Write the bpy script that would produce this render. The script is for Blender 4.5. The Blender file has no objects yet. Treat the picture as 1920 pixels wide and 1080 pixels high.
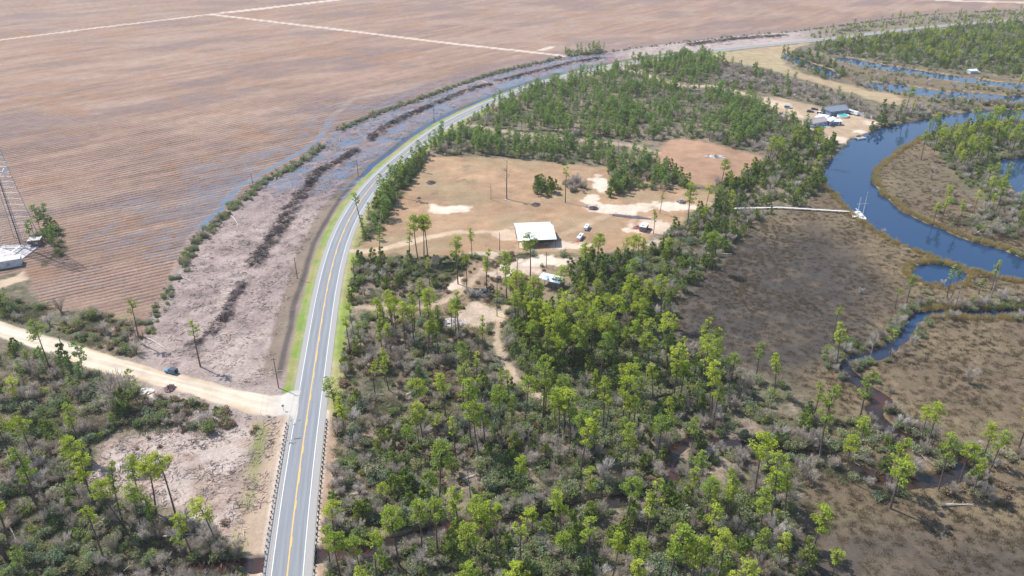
import bpy, math, random
import numpy as np
from mathutils import Vector, Matrix
R = math.radians
rnd = random.Random(11)
rng = np.random.default_rng(11)
sc = bpy.context.scene
col = sc.collection

# ------------------------------------------------------------------ camera, sky, sun, exposure
CAM_H, FPX, PITCH = 140.0, 1400.0, R(27.9)
cam_d = bpy.data.cameras.new('camera')
cam_d.sensor_width = 36.0
cam_d.lens = 36.0 * FPX / 1920.0
cam_d.clip_start = 1.0
cam_d.clip_end = 60000.0
cam = bpy.data.objects.new('camera', cam_d)
col.objects.link(cam)
cam.location = (0, 0, CAM_H)
cam.rotation_euler = (R(90) - PITCH, 0, 0)
sc.camera = cam

SUN_EL = R(51)
SUN_DIR = (-math.cos(R(-34)), -math.sin(R(-34)))          # horizontal direction towards the sun
world = bpy.data.worlds.new("World")
sc.world = world
world.use_nodes = True
wn = world.node_tree
sky = wn.nodes.new('ShaderNodeTexSky')
sky.sky_type = 'NISHITA'
sky.sun_disc = False
sky.sun_elevation = SUN_EL
sky.sun_rotation = math.atan2(SUN_DIR[0], SUN_DIR[1])
sky.air_density = 1.2
sky.dust_density = 0.6
sky.ozone_density = 2.0
wn.links.new(sky.outputs[0], wn.nodes['Background'].inputs[0])
wn.nodes['Background'].inputs[1].default_value = 0.14
sun_d = bpy.data.lights.new('sun', 'SUN')
sun_d.energy = 5.0
sun_d.angle = R(0.5)
sun_d.color = (1.0, 0.95, 0.87)
sun = bpy.data.objects.new('sun', sun_d)
col.objects.link(sun)
sv = Vector((SUN_DIR[0] * math.cos(SUN_EL), SUN_DIR[1] * math.cos(SUN_EL), math.sin(SUN_EL)))
sun.rotation_euler = sv.to_track_quat('Z', 'Y').to_euler()
sc.view_settings.view_transform = 'Standard'
sc.view_settings.look = 'None'
sc.view_settings.exposure = 0.33
sc.view_settings.gamma = 1.0

# ------------------------------------------------------------------ surveying: photo pixel -> place on the land
def ray(px, py):
    x = (px - 960.0) / FPX
    y = -(py - 540.0) / FPX
    return (x, math.cos(PITCH) + y * math.sin(PITCH), -math.sin(PITCH) + y * math.cos(PITCH))
def P(px, py, z=0.0):
    d = ray(px, py)
    k = (CAM_H - z) / -d[2]
    return Vector((d[0] * k, d[1] * k, z))
def GP(pts):
    return np.array([tuple(P(*p))[:2] for p in pts])
def height_of(base, top):
    g = P(*base)
    d = ray(*top)
    s = math.hypot(g.x, g.y) / math.hypot(d[0], d[1])
    return CAM_H + s * d[2]

# ------------------------------------------------------------------ tagging
def tag(o, label=None, cat=None, group=None, kind=None):
    if label: o['label'] = label
    if cat: o['category'] = cat
    if group: o['group'] = group
    if kind: o['kind'] = kind
    return o
def empty(name, loc, rz=0.0):
    o = bpy.data.objects.new(name, None)
    o.empty_display_size = 0.5
    o.location = loc
    o.rotation_euler = (0, 0, rz)
    col.objects.link(o)
    return o
def copy_tree(o, parent=None):
    c = o.copy()
    col.objects.link(c)
    c.parent = parent
    for ch in KIDS.get(o.name, []):
        copy_tree(ch, c)
    return c
KIDS = {}

# ------------------------------------------------------------------ numpy noise and shapes
def _hash(ix, iy, seed):
    n = (ix.astype(np.int64) * 374761393 + iy.astype(np.int64) * 668265263 + seed * 974634777) & 0xFFFFFFFF
    n = ((n ^ (n >> 13)) * 1274126177) & 0xFFFFFFFF
    n = n ^ (n >> 16)
    return (n & 0xFFFF) / 65535.0
def vnoise(x, y, seed=0):
    ix = np.floor(x); iy = np.floor(y)
    fx = x - ix; fy = y - iy
    fx = fx * fx * (3 - 2 * fx); fy = fy * fy * (3 - 2 * fy)
    a = _hash(ix, iy, seed); b = _hash(ix + 1, iy, seed)
    c = _hash(ix, iy + 1, seed); d = _hash(ix + 1, iy + 1, seed)
    return (a * (1 - fx) + b * fx) * (1 - fy) + (c * (1 - fx) + d * fx) * fy
def fbm(x, y, size, octv=4, seed=0):
    r = 0; a = 0.5; t = 0; f = 1.0 / size
    for k in range(octv):
        r = r + a * vnoise(x * f + 17.3 * k, y * f - 9.1 * k, seed + k)
        t += a; a *= 0.55; f *= 2.03
    return r / t
def sstep(a, b, x):
    t = np.clip((x - a) / (b - a), 0, 1)
    return t * t * (3 - 2 * t)
def seg_dist(x, y, pl):
    d = np.full(x.shape, 1e9)
    for (x0, y0), (x1, y1) in zip(pl[:-1], pl[1:]):
        dx, dy = x1 - x0, y1 - y0
        L = dx * dx + dy * dy + 1e-9
        t = np.clip(((x - x0) * dx + (y - y0) * dy) / L, 0, 1)
        d = np.minimum(d, np.hypot(x - x0 - t * dx, y - y0 - t * dy))
    return d
def inside(x, y, pl):
    r = np.zeros(x.shape, bool)
    n = len(pl)
    for i in range(n):
        x0, y0 = pl[i]; x1, y1 = pl[(i + 1) % n]
        if y0 == y1: continue
        c = ((y0 > y) != (y1 > y)) & (x < (x1 - x0) * (y - y0) / (y1 - y0) + x0)
        r ^= c
    return r
def sdist(x, y, pl, reach=30.0):
    """signed distance, positive inside, -reach away from the polygon"""
    out = np.full(x.shape, -reach)
    m = (x > pl[:, 0].min() - reach) & (x < pl[:, 0].max() + reach) & (y > pl[:, 1].min() - reach) & (y < pl[:, 1].max() + reach)
    if not m.any(): return out
    xx, yy = x[m], y[m]
    d = seg_dist(xx, yy, np.vstack([pl, pl[:1]]))
    out[m] = np.clip(np.where(inside(xx, yy, pl), d, -d), -reach, 1e9)
    return out
def ldist(x, y, pl, reach=40.0):
    out = np.full(x.shape, 1e3)
    m = (x > pl[:, 0].min() - reach) & (x < pl[:, 0].max() + reach) & (y > pl[:, 1].min() - reach) & (y < pl[:, 1].max() + reach)
    if m.any(): out[m] = seg_dist(x[m], y[m], pl)
    return out
def spline(pl, step=4.0, smooth=0):
    pl = np.array(pl, float)
    q = [pl[0]]
    P4 = np.vstack([2 * pl[0] - pl[1], pl, 2 * pl[-1] - pl[-2]])
    for i in range(1, len(P4) - 2):
        p0, p1, p2, p3 = P4[i - 1:i + 3]
        n = max(2, int(np.hypot(*(p2 - p1)) / step))
        for k in range(1, n + 1):
            t = k / n
            q.append(0.5 * ((2 * p1) + (-p0 + p2) * t + (2 * p0 - 5 * p1 + 4 * p2 - p3) * t * t + (-p0 + 3 * p1 - 3 * p2 + p3) * t ** 3))
    q = np.array(q)
    for _ in range(smooth):
        q[1:-1] = (q[:-2] + 2 * q[1:-1] + q[2:]) / 4
    return q

# ------------------------------------------------------------------ the plan of the place, surveyed from the photo
HIGHWAY = spline(GP([(505, 1420), (524, 1230), (538, 1080), (554, 938), (573, 800), (588.5, 698), (603, 600), (614, 535), (628, 477), (643, 433),
    (662, 397), (693, 352), (720, 324), (746, 302), (784, 270), (832, 236), (885, 209), (930, 189), (987, 167), (1040, 150),
    (1097, 135), (1150, 124), (1210, 113.5), (1285, 102.5), (1380, 91), (1467, 82.3), (1533, 75.5), (1613, 66), (1713, 54), (1813, 45), (1903, 38), (2000, 31), (2200, 20)]), 3.0, 60)
DIRT_ROAD = GP([(-400, 500), (-150, 562), (0, 602), (111, 635), (222, 671), (289, 690), (338, 703), (400, 717), (444, 729), (511, 741), (535, 739), (554, 732), (566, 730), (561, 770), (557, 800), (548, 786), (538, 779), (500, 781), (467, 774), (400, 754),
    (356, 739), (289, 724), (249, 709), (178, 693), (111, 670), (44, 646), (0, 631), (-150, 590), (-400, 530)])
HEDGE = spline(GP([(262, 640), (280, 600), (305, 555), (335, 505), (352, 476), (372, 442), (410, 408), (440, 380), (475, 354), (500, 333), (550, 311), (590, 280), (632, 242),
    (680, 222), (717, 208), (775, 188), (848, 162), (892, 147), (935, 134), (979, 124), (1023, 114), (1067, 104), (1130, 98), (1200, 89), (1280, 79), (1350, 71), (1420, 64), (1480, 60), (1560, 50), (1650, 38), (1750, 27), (1850, 22), (1960, 18)]), 6.0, 4)
FIELD = np.vstack([HEDGE, GP([(2100, 12), (2400, -60), (-900, -60), (-900, 560), (-100, 585), (0, 520), (40, 505), (70, 560), (100, 585), (140, 580), (200, 590)])])
CLEARED = np.vstack([HEDGE, HIGHWAY[::-1][:]])
FIELD_TRACK = spline(GP([(300, 585), (330, 520), (352, 470), (362, 445), (417, 387), (450, 350), (500, 320), (550, 292), (587, 270), (610, 242), (630, 212), (655, 192), (668, 184), (775, 166), (790, 156)]), 5.0)
FAR_ROADS = [GP([(-200, 96), (0, 75), (200, 50), (395, 27), (620, 1), (760, -16)]), GP([(395, 27), (640, 56), (850, 82), (1000, 98), (1045, 103), (1062, 107)]), GP([(1015, 94), (1035, 88)]), GP([(1700, -3), (1780, 1), (1960, 6)])]
CUT = GP([(160, 885), (190, 836), (250, 812), (310, 808), (378, 822), (444, 808), (470, 778), (535, 774), (545, 785), (490, 1020), (462, 1030), (400, 985), (345, 975), (311, 955), (267, 945), (222, 935), (187, 925), (168, 905)])
PASTURE = GP([(655, 476), (675, 460), (710, 436), (730, 400), (752, 370), (785, 325), (800, 296), (900, 294), (1000, 303), (1100, 311), (1170, 318), (1230, 345), (1300, 352), (1345, 362), (1335, 385), (1285, 408), (1258, 430), (1215, 442),
    (1218, 468), (1100, 477), (1000, 476), (900, 478), (800, 480), (700, 478)])
REDFIELD = GP([(1225, 292), (1250, 264), (1300, 262), (1370, 278), (1440, 294), (1415, 316), (1380, 335), (1335, 352), (1300, 345), (1268, 322), (1235, 312)])
YARD = GP([(845, 520), (880, 490), (930, 470), (1065, 470), (1085, 490), (1060, 520), (1062, 550), (1000, 565), (965, 590), (950, 620), (900, 635), (860, 622), (815, 600), (700, 584), (680, 575), (820, 570)])
LAWN = GP([(1290, 108), (1400, 92), (1530, 79), (1500, 88), (1468, 106), (1470, 122), (1513, 140), (1580, 157), (1630, 170), (1680, 175), (1700, 190), (1690, 197), (1655, 195), (1600, 176), (1545, 160), (1480, 142), (1430, 126), (1360, 115)])
HOMESTEAD = GP([(1415, 192), (1440, 182), (1467, 184), (1533, 200), (1580, 208), (1650, 228), (1612, 254), (1580, 264), (1533, 250), (1500, 240), (1470, 218), (1425, 208)])
MARSH = GP([(1235, 610), (1270, 560), (1310, 522), (1350, 485), (1395, 432), (1440, 404), (1500, 392), (1560, 338), (2200, 520), (2200, 1400), (1620, 1400), (1500, 1080), (1480, 960), (1500, 905), (1580, 860), (1540, 800), (1480, 722), (1380, 692), (1290, 655)])
MARSH2 = GP([(1630, 330), (1660, 290), (1720, 255), (1765, 295), (1800, 350), (1850, 395), (2000, 420), (2000, 500), (1830, 460), (1690, 400), (1640, 355)])
MARSH3 = GP([(1490, 118), (1545, 108), (1640, 112), (1720, 125), (1900, 150), (2100, 165), (2100, 215), (1850, 200), (1720, 190), (1650, 168), (1560, 150)])
RIVER = GP([(2300, 200), (1980, 203), (1847, 206), (1800, 213), (1747, 220), (1697, 230), (1647, 240), (1613, 257), (1593, 264), (1567, 290), (1547, 317), (1550, 348), (1572, 368), (1596, 396), (1631, 422), (1669, 446), (1728, 470), (1798, 497), (1817, 506), (1852, 512), (1920, 528), (2200, 600),
    (2200, 550), (1990, 502), (1920, 484), (1883, 469), (1825, 453), (1786, 438), (1740, 418), (1689, 395), (1658, 368), (1636, 337), (1638, 317), (1662, 296), (1689, 278), (1720, 258), (1750, 243), (1800, 231), (1860, 226), (1980, 222), (2300, 218)])
POND = GP([(1706, 511), (1718, 497), (1753, 493), (1784, 499), (1800, 505), (1812, 513), (1806, 531), (1777, 536), (1738, 531), (1713, 520)])
LAGOON = GP([(1866, 308), (1878, 297), (1920, 294), (2200, 290), (2200, 380), (1960, 372), (1910, 372), (1894, 345), (1874, 325)])
CREEKS = [(GP([(1480, 106), (1513, 120), (1545, 130), (1560, 143)]), 7), (GP([(1590, 112), (1607, 117), (1647, 124), (1697, 132), (1747, 140), (1797, 147), (1827, 150), (1863, 156), (1960, 166), (2100, 175)]), 10),
    (GP([(1647, 160), (1680, 164), (1713, 170), (1763, 176), (1813, 180), (1863, 184), (1960, 192)]), 13),
    (spline(GP([(2100, 578), (1920, 583), (1885, 587), (1837, 588), (1789, 587), (1760, 585), (1728, 590), (1708, 608), (1692, 630), (1668, 651), (1644, 663), (1612, 668), (1594, 675), (1580, 685), (1600, 707), (1627, 729), (1660, 752), (1640, 768), (1655, 792), (1675, 812), (1715, 828), (1756, 840), (1797, 862),
     (1800, 886), (1756, 900), (1700, 906), (1640, 893), (1590, 868), (1533, 849), (1467, 846), (1378, 835), (1300, 827), (1264, 845), (1262, 880), (1262, 912), (1225, 922), (1133, 938), (1067, 955), (955, 982), (850, 990), (778, 1004), (733, 1018), (644, 1034), (560, 1050), (440, 1062), (300, 1075), (120, 1100)]), 3.0), 1.9)]
DEBRIS = [(spline(GP([(1133, 109), (1081, 116), (1037, 127), (979, 141), (929, 154)]), 5), 3.8), (spline(GP([(918, 159), (877, 170), (810, 197), (775, 213), (731, 234), (690, 262)]), 5), 4.4),
    (spline(GP([(668, 281), (629, 307), (600, 320), (578, 350), (550, 385), (525, 425), (502, 455), (478, 498)]), 4), 4.6),
    (spline(GP([(460, 535), (436, 565), (420, 597), (392, 628), (362, 648)]), 3), 2.3), (GP([(1290, 85), (1380, 73), (1470, 67)]), 8.0)]
TRACKS = [(spline(GP([(652, 470), (700, 470), (740, 462), (790, 447), (850, 436), (920, 434), (990, 440)]), 4), 1.9, 1.0), (spline(GP([(668, 577), (740, 575), (800, 572), (850, 556), (880, 530), (905, 505)]), 4), 1.4, .55),
    (spline(GP([(950, 575), (935, 600), (930, 630), (940, 660), (950, 690), (975, 722), (1010, 742), (1050, 750)]), 3), 1.2, .7), (GP([(868, 232), (950, 247), (1040, 258), (1090, 263), (1180, 273), (1230, 286)]), 2.4, .55),
    (GP([(1160, 126), (1211, 141), (1236, 149), (1281, 162), (1330, 161), (1366, 169), (1409, 180), (1462, 194), (1500, 219)]), 3.6, 1.0), (GP([(1330, 380), (1370, 391)]), 1.2, .6),
    (GP([(1040, 446), (1100, 420), (1150, 400)]), 2.0, .35), (GP([(-60, 560), (0, 535), (40, 520), (62, 500)]), 3.0, .9), (GP([(1075, 468), (1000, 470), (940, 470)]), 0.8, .3)]
SAND = [((840, 392), 44, 9, 1), ((1125, 345), 18, 16, 1), ((1108, 375), 16, 8, 1), ((1165, 392), 65, 9, 1), ((1200, 384), 25, 6, .8), ((1262, 388), 46, 9, 1), ((1225, 425), 40, 14, .7), ((1020, 489), 55, 10, 1), ((975, 500), 36, 16, .7), ((940, 512), 26, 12, .6), ((955, 440), 30, 12, .55),
    ((1070, 458), 40, 8, .8), ((1180, 433), 16, 5, .9), ((842, 535), 14, 16, .8), ((895, 590), 40, 20, .5), ((1240, 455), 20, 12, .6), ((980, 460), 14, 6, .8), ((280, 735), 20, 8, .9), ((205, 620), 8, 3, .5), ((1575, 262), 22, 6, .8), ((1605, 246), 12, 4, 1), ((1640, 232), 24, 4, .8), ((905, 478), 40, 5, .6), ((1450, 195), 30, 5, .6)]

def screen_xy(x, y):
    """where a place on the ground falls in the survey photo (used only to read positions off the plan)"""
    z = y * math.cos(PITCH) + CAM_H * math.sin(PITCH)
    up = y * math.sin(PITCH) - CAM_H * math.cos(PITCH)
    z = np.where(z < 5, 5, z)
    return 960 + FPX * x / z, 540 - FPX * up / z

def hw_offset(x, y, reach=60.0):
    """signed offset from the highway's centre line, negative on the field side"""
    H = HIGHWAY[::3]
    best = np.full(x.shape, 1e3); sgn = np.ones(x.shape)
    m = (x > H[:, 0].min() - reach) & (x < H[:, 0].max() + reach) & (y > H[:, 1].min() - reach) & (y < H[:, 1].max() + reach)
    xx, yy = x[m], y[m]; b = np.full(xx.shape, 1e3); s = np.ones(xx.shape)
    for (x0, y0), (x1, y1) in zip(H[:-1], H[1:]):
        k = (xx > min(x0, x1) - reach) & (xx < max(x0, x1) + reach) & (yy > min(y0, y1) - reach) & (yy < max(y0, y1) + reach)
        if not k.any(): continue
        X, Y = xx[k], yy[k]
        dx, dy = x1 - x0, y1 - y0
        t = np.clip(((X - x0) * dx + (Y - y0) * dy) / (dx * dx + dy * dy), 0, 1)
        d = np.hypot(X - x0 - t * dx, Y - y0 - t * dy)
        cr = dx * (Y - y0) - dy * (X - x0)
        bb = b[k]; ss = s[k]
        w = d < bb
        bb[w] = d[w]; ss[w] = np.where(cr[w] > 0, -1, 1)
        b[k] = bb; s[k] = ss
    best[m] = b; sgn[m] = s
    return best * sgn

# row line coordinate of the ploughed field: rows swing from 30 to 54 degrees
_ty = np.linspace(-200, 3000, 1600)
_th = np.radians(np.interp(_ty, [200, 260, 340, 470, 620], [28.5, 31, 35, 45, 53]))
_F = np.concatenate([[0], np.cumsum((1 / np.tan(_th))[:-1] * np.diff(_ty))])

def survey(x, y):
    """all surface masks at ground positions"""
    wx = (fbm(x, y, 9, 3, 5) - .5); wy = (fbm(x, y, 9, 3, 6) - .5)
    X = x + wx * 7; Y = y + wy * 7
    X2 = x + wx * 3; Y2 = y + wy * 3
    S = {}
    S['off'] = hw_offset(x, y)
    S['left'] = (S['off'] < -3) | (np.abs(S['off']) > 59)
    S['field'] = sstep(-1.5, 1.5, sdist(X2, Y2, FIELD))
    S['cleared'] = sstep(-1.5, 1.5, sdist(X2, Y2, CLEARED))
    S['cut'] = sstep(-3, 3, sdist(X, Y, CUT))
    S['pasture'] = sstep(-2.5, 2.5, sdist(X, Y, PASTURE))
    S['red'] = sstep(-3, 3, sdist(X, Y, REDFIELD))
    S['yard'] = sstep(-4, 4, sdist(X, Y, YARD))
    S['lawn'] = sstep(-3, 3, sdist(X, Y, LAWN))
    S['home'] = sstep(-3, 3, sdist(X, Y, HOMESTEAD))
    md = np.maximum(np.maximum(sdist(X, Y, MARSH, 40), sdist(X2, Y2, MARSH2, 40)), sdist(X, Y, MARSH3, 40))
    S['marsh'] = sstep(-4, 4, md)
    w = np.maximum(np.maximum(sdist(X2, Y2, RIVER), sdist(x + wx * 1.5, y + wy * 1.5, POND)), sdist(X, Y, LAGOON))
    for pl, hw in CREEKS:
        w = np.maximum(w, hw * (0.75 + .6 * (fbm(x, y, 14, 2, 9))) - ldist(X2, Y2, pl))
    S['w'] = w
    dr = sdist(x + wx * 1.6, y + wy * 1.6, DIRT_ROAD)
    S['dirt'] = sstep(-.5, .7, dr)
    S['dirtd'] = dr
    tr = np.zeros(x.shape)
    for pl, hw, a in TRACKS:
        tr = np.maximum(tr, a * sstep(hw + 1.0, hw - .6, ldist(X2, Y2, pl) + (fbm(x, y, 3, 3, 21) - .5) * 2.5))
    S['track'] = tr
    S['farroad'] = sstep(np.where(y > 1040, 8.5, 4.6), np.where(y > 1040, 5.5, 2.6), np.minimum.reduce([ldist(x, y, pl) for pl in FAR_ROADS]) + wx * 3)
    S['ftrack'] = ldist(X2, Y2, FIELD_TRACK, 90)
    db = np.zeros(x.shape)
    for pl, hw in DEBRIS:
        db = np.maximum(db, sstep(hw * .72 + .9, hw * .72 - 1.3, ldist(x + wx * 7, y + wy * 7, pl) + (fbm(x, y, 3.5, 3, 35) - .5) * 7))
    db = db * sstep(.30, .42, fbm(x, y, 11, 3, 36))
    S['debris'] = db
    S['hedge'] = ldist(X2, Y2, HEDGE)
    sd = np.zeros(x.shape)
    for (cx, cy), rx, ry, a in SAND:
        c = P(cx, cy); ex = P(cx + rx, cy); ey = P(cx, cy - ry)
        ax = abs(ex.x - c.x); ay = abs(ey.y - c.y)
        q = np.hypot((x + wx * 8 - c.x) / ax, (y + wy * 8 - c.y) / ay)
        sd = np.maximum(sd, a * sstep(1.15, .75, q + (fbm(x, y, 4, 4, 33) - .5) * 1.3))
    S['sand'] = sd
    return S

# ------------------------------------------------------------------ materials
def new_mat(name):
    m = bpy.data.materials.new(name); m.use_nodes = True
    nt = m.node_tree
    return m, nt, nt.nodes['Principled BSDF']
def nd(nt, t, **kw):
    n = nt.nodes.new(t)
    for k, v in kw.items(): setattr(n, k, v)
    return n
def math_n(nt, op, a, b=None, c=None, clamp=False):
    n = nd(nt, 'ShaderNodeMath', operation=op, use_clamp=clamp)
    for i, v in enumerate((a, b, c)):
        if v is None: continue
        if isinstance(v, (int, float)): n.inputs[i].default_value = v
        else: nt.links.new(v, n.inputs[i])
    return n.outputs[0]
def noise_n(nt, vec, scale, detail=4, rough=.6, dist=0.0):
    n = nd(nt, 'ShaderNodeTexNoise')
    n.inputs['Scale'].default_value = scale
    n.inputs['Detail'].default_value = detail
    n.inputs['Roughness'].default_value = rough
    n.inputs['Distortion'].default_value = dist
    if vec is not None: nt.links.new(vec, n.inputs['Vector'])
    return n
def mix_n(nt, fac, a, b, blend='MIX'):
    n = nd(nt, 'ShaderNodeMix', data_type='RGBA', blend_type=blend)
    for i, v in ((0, fac), (6, a), (7, b)):
        if isinstance(v, (int, float)): n.inputs[i].default_value = v
        elif isinstance(v, tuple): n.inputs[i].default_value = (*v, 1)
        else: nt.links.new(v, n.inputs[i])
    return n.outputs[2]
def maprange(nt, v, a, b, c=0.0, d=1.0):
    n = nd(nt, 'ShaderNodeMapRange')
    nt.links.new(v, n.inputs[0])
    for i, q in enumerate((a, b, c, d)): n.inputs[i + 1].default_value = q
    return n.outputs[0]
def plain(name, c, rough=.6, metal=0.0, var=.25, scale=3.0, spec=.4):
    m, nt, b = new_mat(name)
    tc = nd(nt, 'ShaderNodeTexCoord')
    n = noise_n(nt, tc.outputs['Object'], scale, 5, .65)
    f = maprange(nt, n.outputs[0], .3, .7, 1 - var, 1 + var)
    mm = nd(nt, 'ShaderNodeVectorMath', operation='SCALE')
    mm.inputs[0].default_value = c
    nt.links.new(f, mm.inputs['Scale'])
    nt.links.new(mm.outputs[0], b.inputs['Base Color'])
    b.inputs['Roughness'].default_value = rough
    b.inputs['Metallic'].default_value = metal
    b.inputs['Specular IOR Level'].default_value = spec
    return m

def ground_material():
    m, nt, b = new_mat('land')
    L = nt.links.new
    geo = nd(nt, 'ShaderNodeNewGeometry'); pos = geo.outputs['Position']
    alb = nd(nt, 'ShaderNodeAttribute', attribute_name='alb').outputs['Color']
    prm = nd(nt, 'ShaderNodeAttribute', attribute_name='prm')
    sep = nd(nt, 'ShaderNodeSeparateColor'); L(prm.outputs['Color'], sep.inputs[0])
    wet, rough_amt, furrow = sep.outputs[0], sep.outputs[1], sep.outputs[2]
    clump = prm.outputs['Alpha']
    row = nd(nt, 'ShaderNodeAttribute', attribute_name='row').outputs['Fac']
    n1 = noise_n(nt, pos, .9, 7, .72, .3)
    n2 = noise_n(nt, pos, .13, 5, .6)
    n3 = noise_n(nt, pos, 2.6, 5, .7, .5)
    # furrows: sine across the rows, wobbled, fading in and out along a row
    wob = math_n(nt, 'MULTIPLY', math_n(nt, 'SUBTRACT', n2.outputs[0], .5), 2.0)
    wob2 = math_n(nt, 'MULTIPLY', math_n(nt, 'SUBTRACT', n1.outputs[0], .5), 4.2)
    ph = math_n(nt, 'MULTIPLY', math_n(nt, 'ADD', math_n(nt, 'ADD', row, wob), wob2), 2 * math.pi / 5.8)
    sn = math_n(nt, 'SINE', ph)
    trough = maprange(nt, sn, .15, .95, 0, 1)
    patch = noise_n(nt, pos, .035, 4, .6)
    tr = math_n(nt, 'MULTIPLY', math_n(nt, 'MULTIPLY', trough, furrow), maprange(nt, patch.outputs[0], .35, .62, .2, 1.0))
    # fine mottling with straw and soil tints
    k = math_n(nt, 'MULTIPLY', rough_amt, maprange(nt, n1.outputs[0], .28, .72, -1, 1))
    k3 = math_n(nt, 'MULTIPLY', math_n(nt, 'MULTIPLY', rough_amt, .6), maprange(nt, n3.outputs[0], .3, .7, -1, 1))
    k2 = math_n(nt, 'MULTIPLY', clump, maprange(nt, n2.outputs[0], .3, .7, -1, 1))
    f = math_n(nt, 'ADD', math_n(nt, 'ADD', math_n(nt, 'ADD', k, k3), k2), 1.0)
    sc_ = nd(nt, 'ShaderNodeVectorMath', operation='SCALE'); L(alb, sc_.inputs[0]); L(math_n(nt, 'MAXIMUM', f, .12), sc_.inputs['Scale'])
    c = sc_.outputs[0]
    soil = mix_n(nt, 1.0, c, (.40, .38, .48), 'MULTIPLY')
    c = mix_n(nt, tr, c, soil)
    # standing water: wet ground floods first in the troughs
    stretch = nd(nt, 'ShaderNodeMapping', vector_type='TEXTURE'); stretch.inputs['Rotation'].default_value = (0, 0, R(44)); stretch.inputs['Scale'].default_value = (17, 3.6, 3.6)
    L(pos, stretch.inputs[0])
    nw = noise_n(nt, stretch.outputs[0], 1.0, 6, .65, .6)
    lvl = math_n(nt, 'ADD', math_n(nt, 'MULTIPLY', nw.outputs[0], .85), math_n(nt, 'MULTIPLY', tr, .22))
    thr = math_n(nt, 'SUBTRACT', 1.0, wet)
    pud = maprange(nt, math_n(nt, 'SUBTRACT', lvl, thr), 0.0, .035, 0, 1)
    damp = maprange(nt, math_n(nt, 'SUBTRACT', lvl, thr), -.16, .0, 0, .55)
    c = mix_n(nt, damp, c, mix_n(nt, 1.0, c, (.5, .48, .55), 'MULTIPLY'))
    c = mix_n(nt, pud, c, (.08, .105, .155))  # reflected sky painted into the puddles as a blue base colour
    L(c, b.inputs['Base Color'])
    L(maprange(nt, pud, 0, 1, .95, .08), b.inputs['Roughness'])
    L(maprange(nt, pud, 0, 1, .1, 1.0), b.inputs['Specular IOR Level'])
    h = math_n(nt, 'ADD', math_n(nt, 'MULTIPLY', n1.outputs[0], .55), math_n(nt, 'MULTIPLY', n3.outputs[0], .22))
    h = math_n(nt, 'MULTIPLY', h, math_n(nt, 'MULTIPLY', rough_amt, 1.6))
    h = math_n(nt, 'SUBTRACT', h, math_n(nt, 'MULTIPLY', math_n(nt, 'MULTIPLY', sn, furrow), .16))
    bp = nd(nt, 'ShaderNodeBump'); bp.inputs['Distance'].default_value = 1.0
    L(math_n(nt, 'SUBTRACT', 1.0, pud), bp.inputs['Strength'])
    L(h, bp.inputs['Height']); L(bp.outputs[0], b.inputs['Normal'])
    return m

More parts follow.
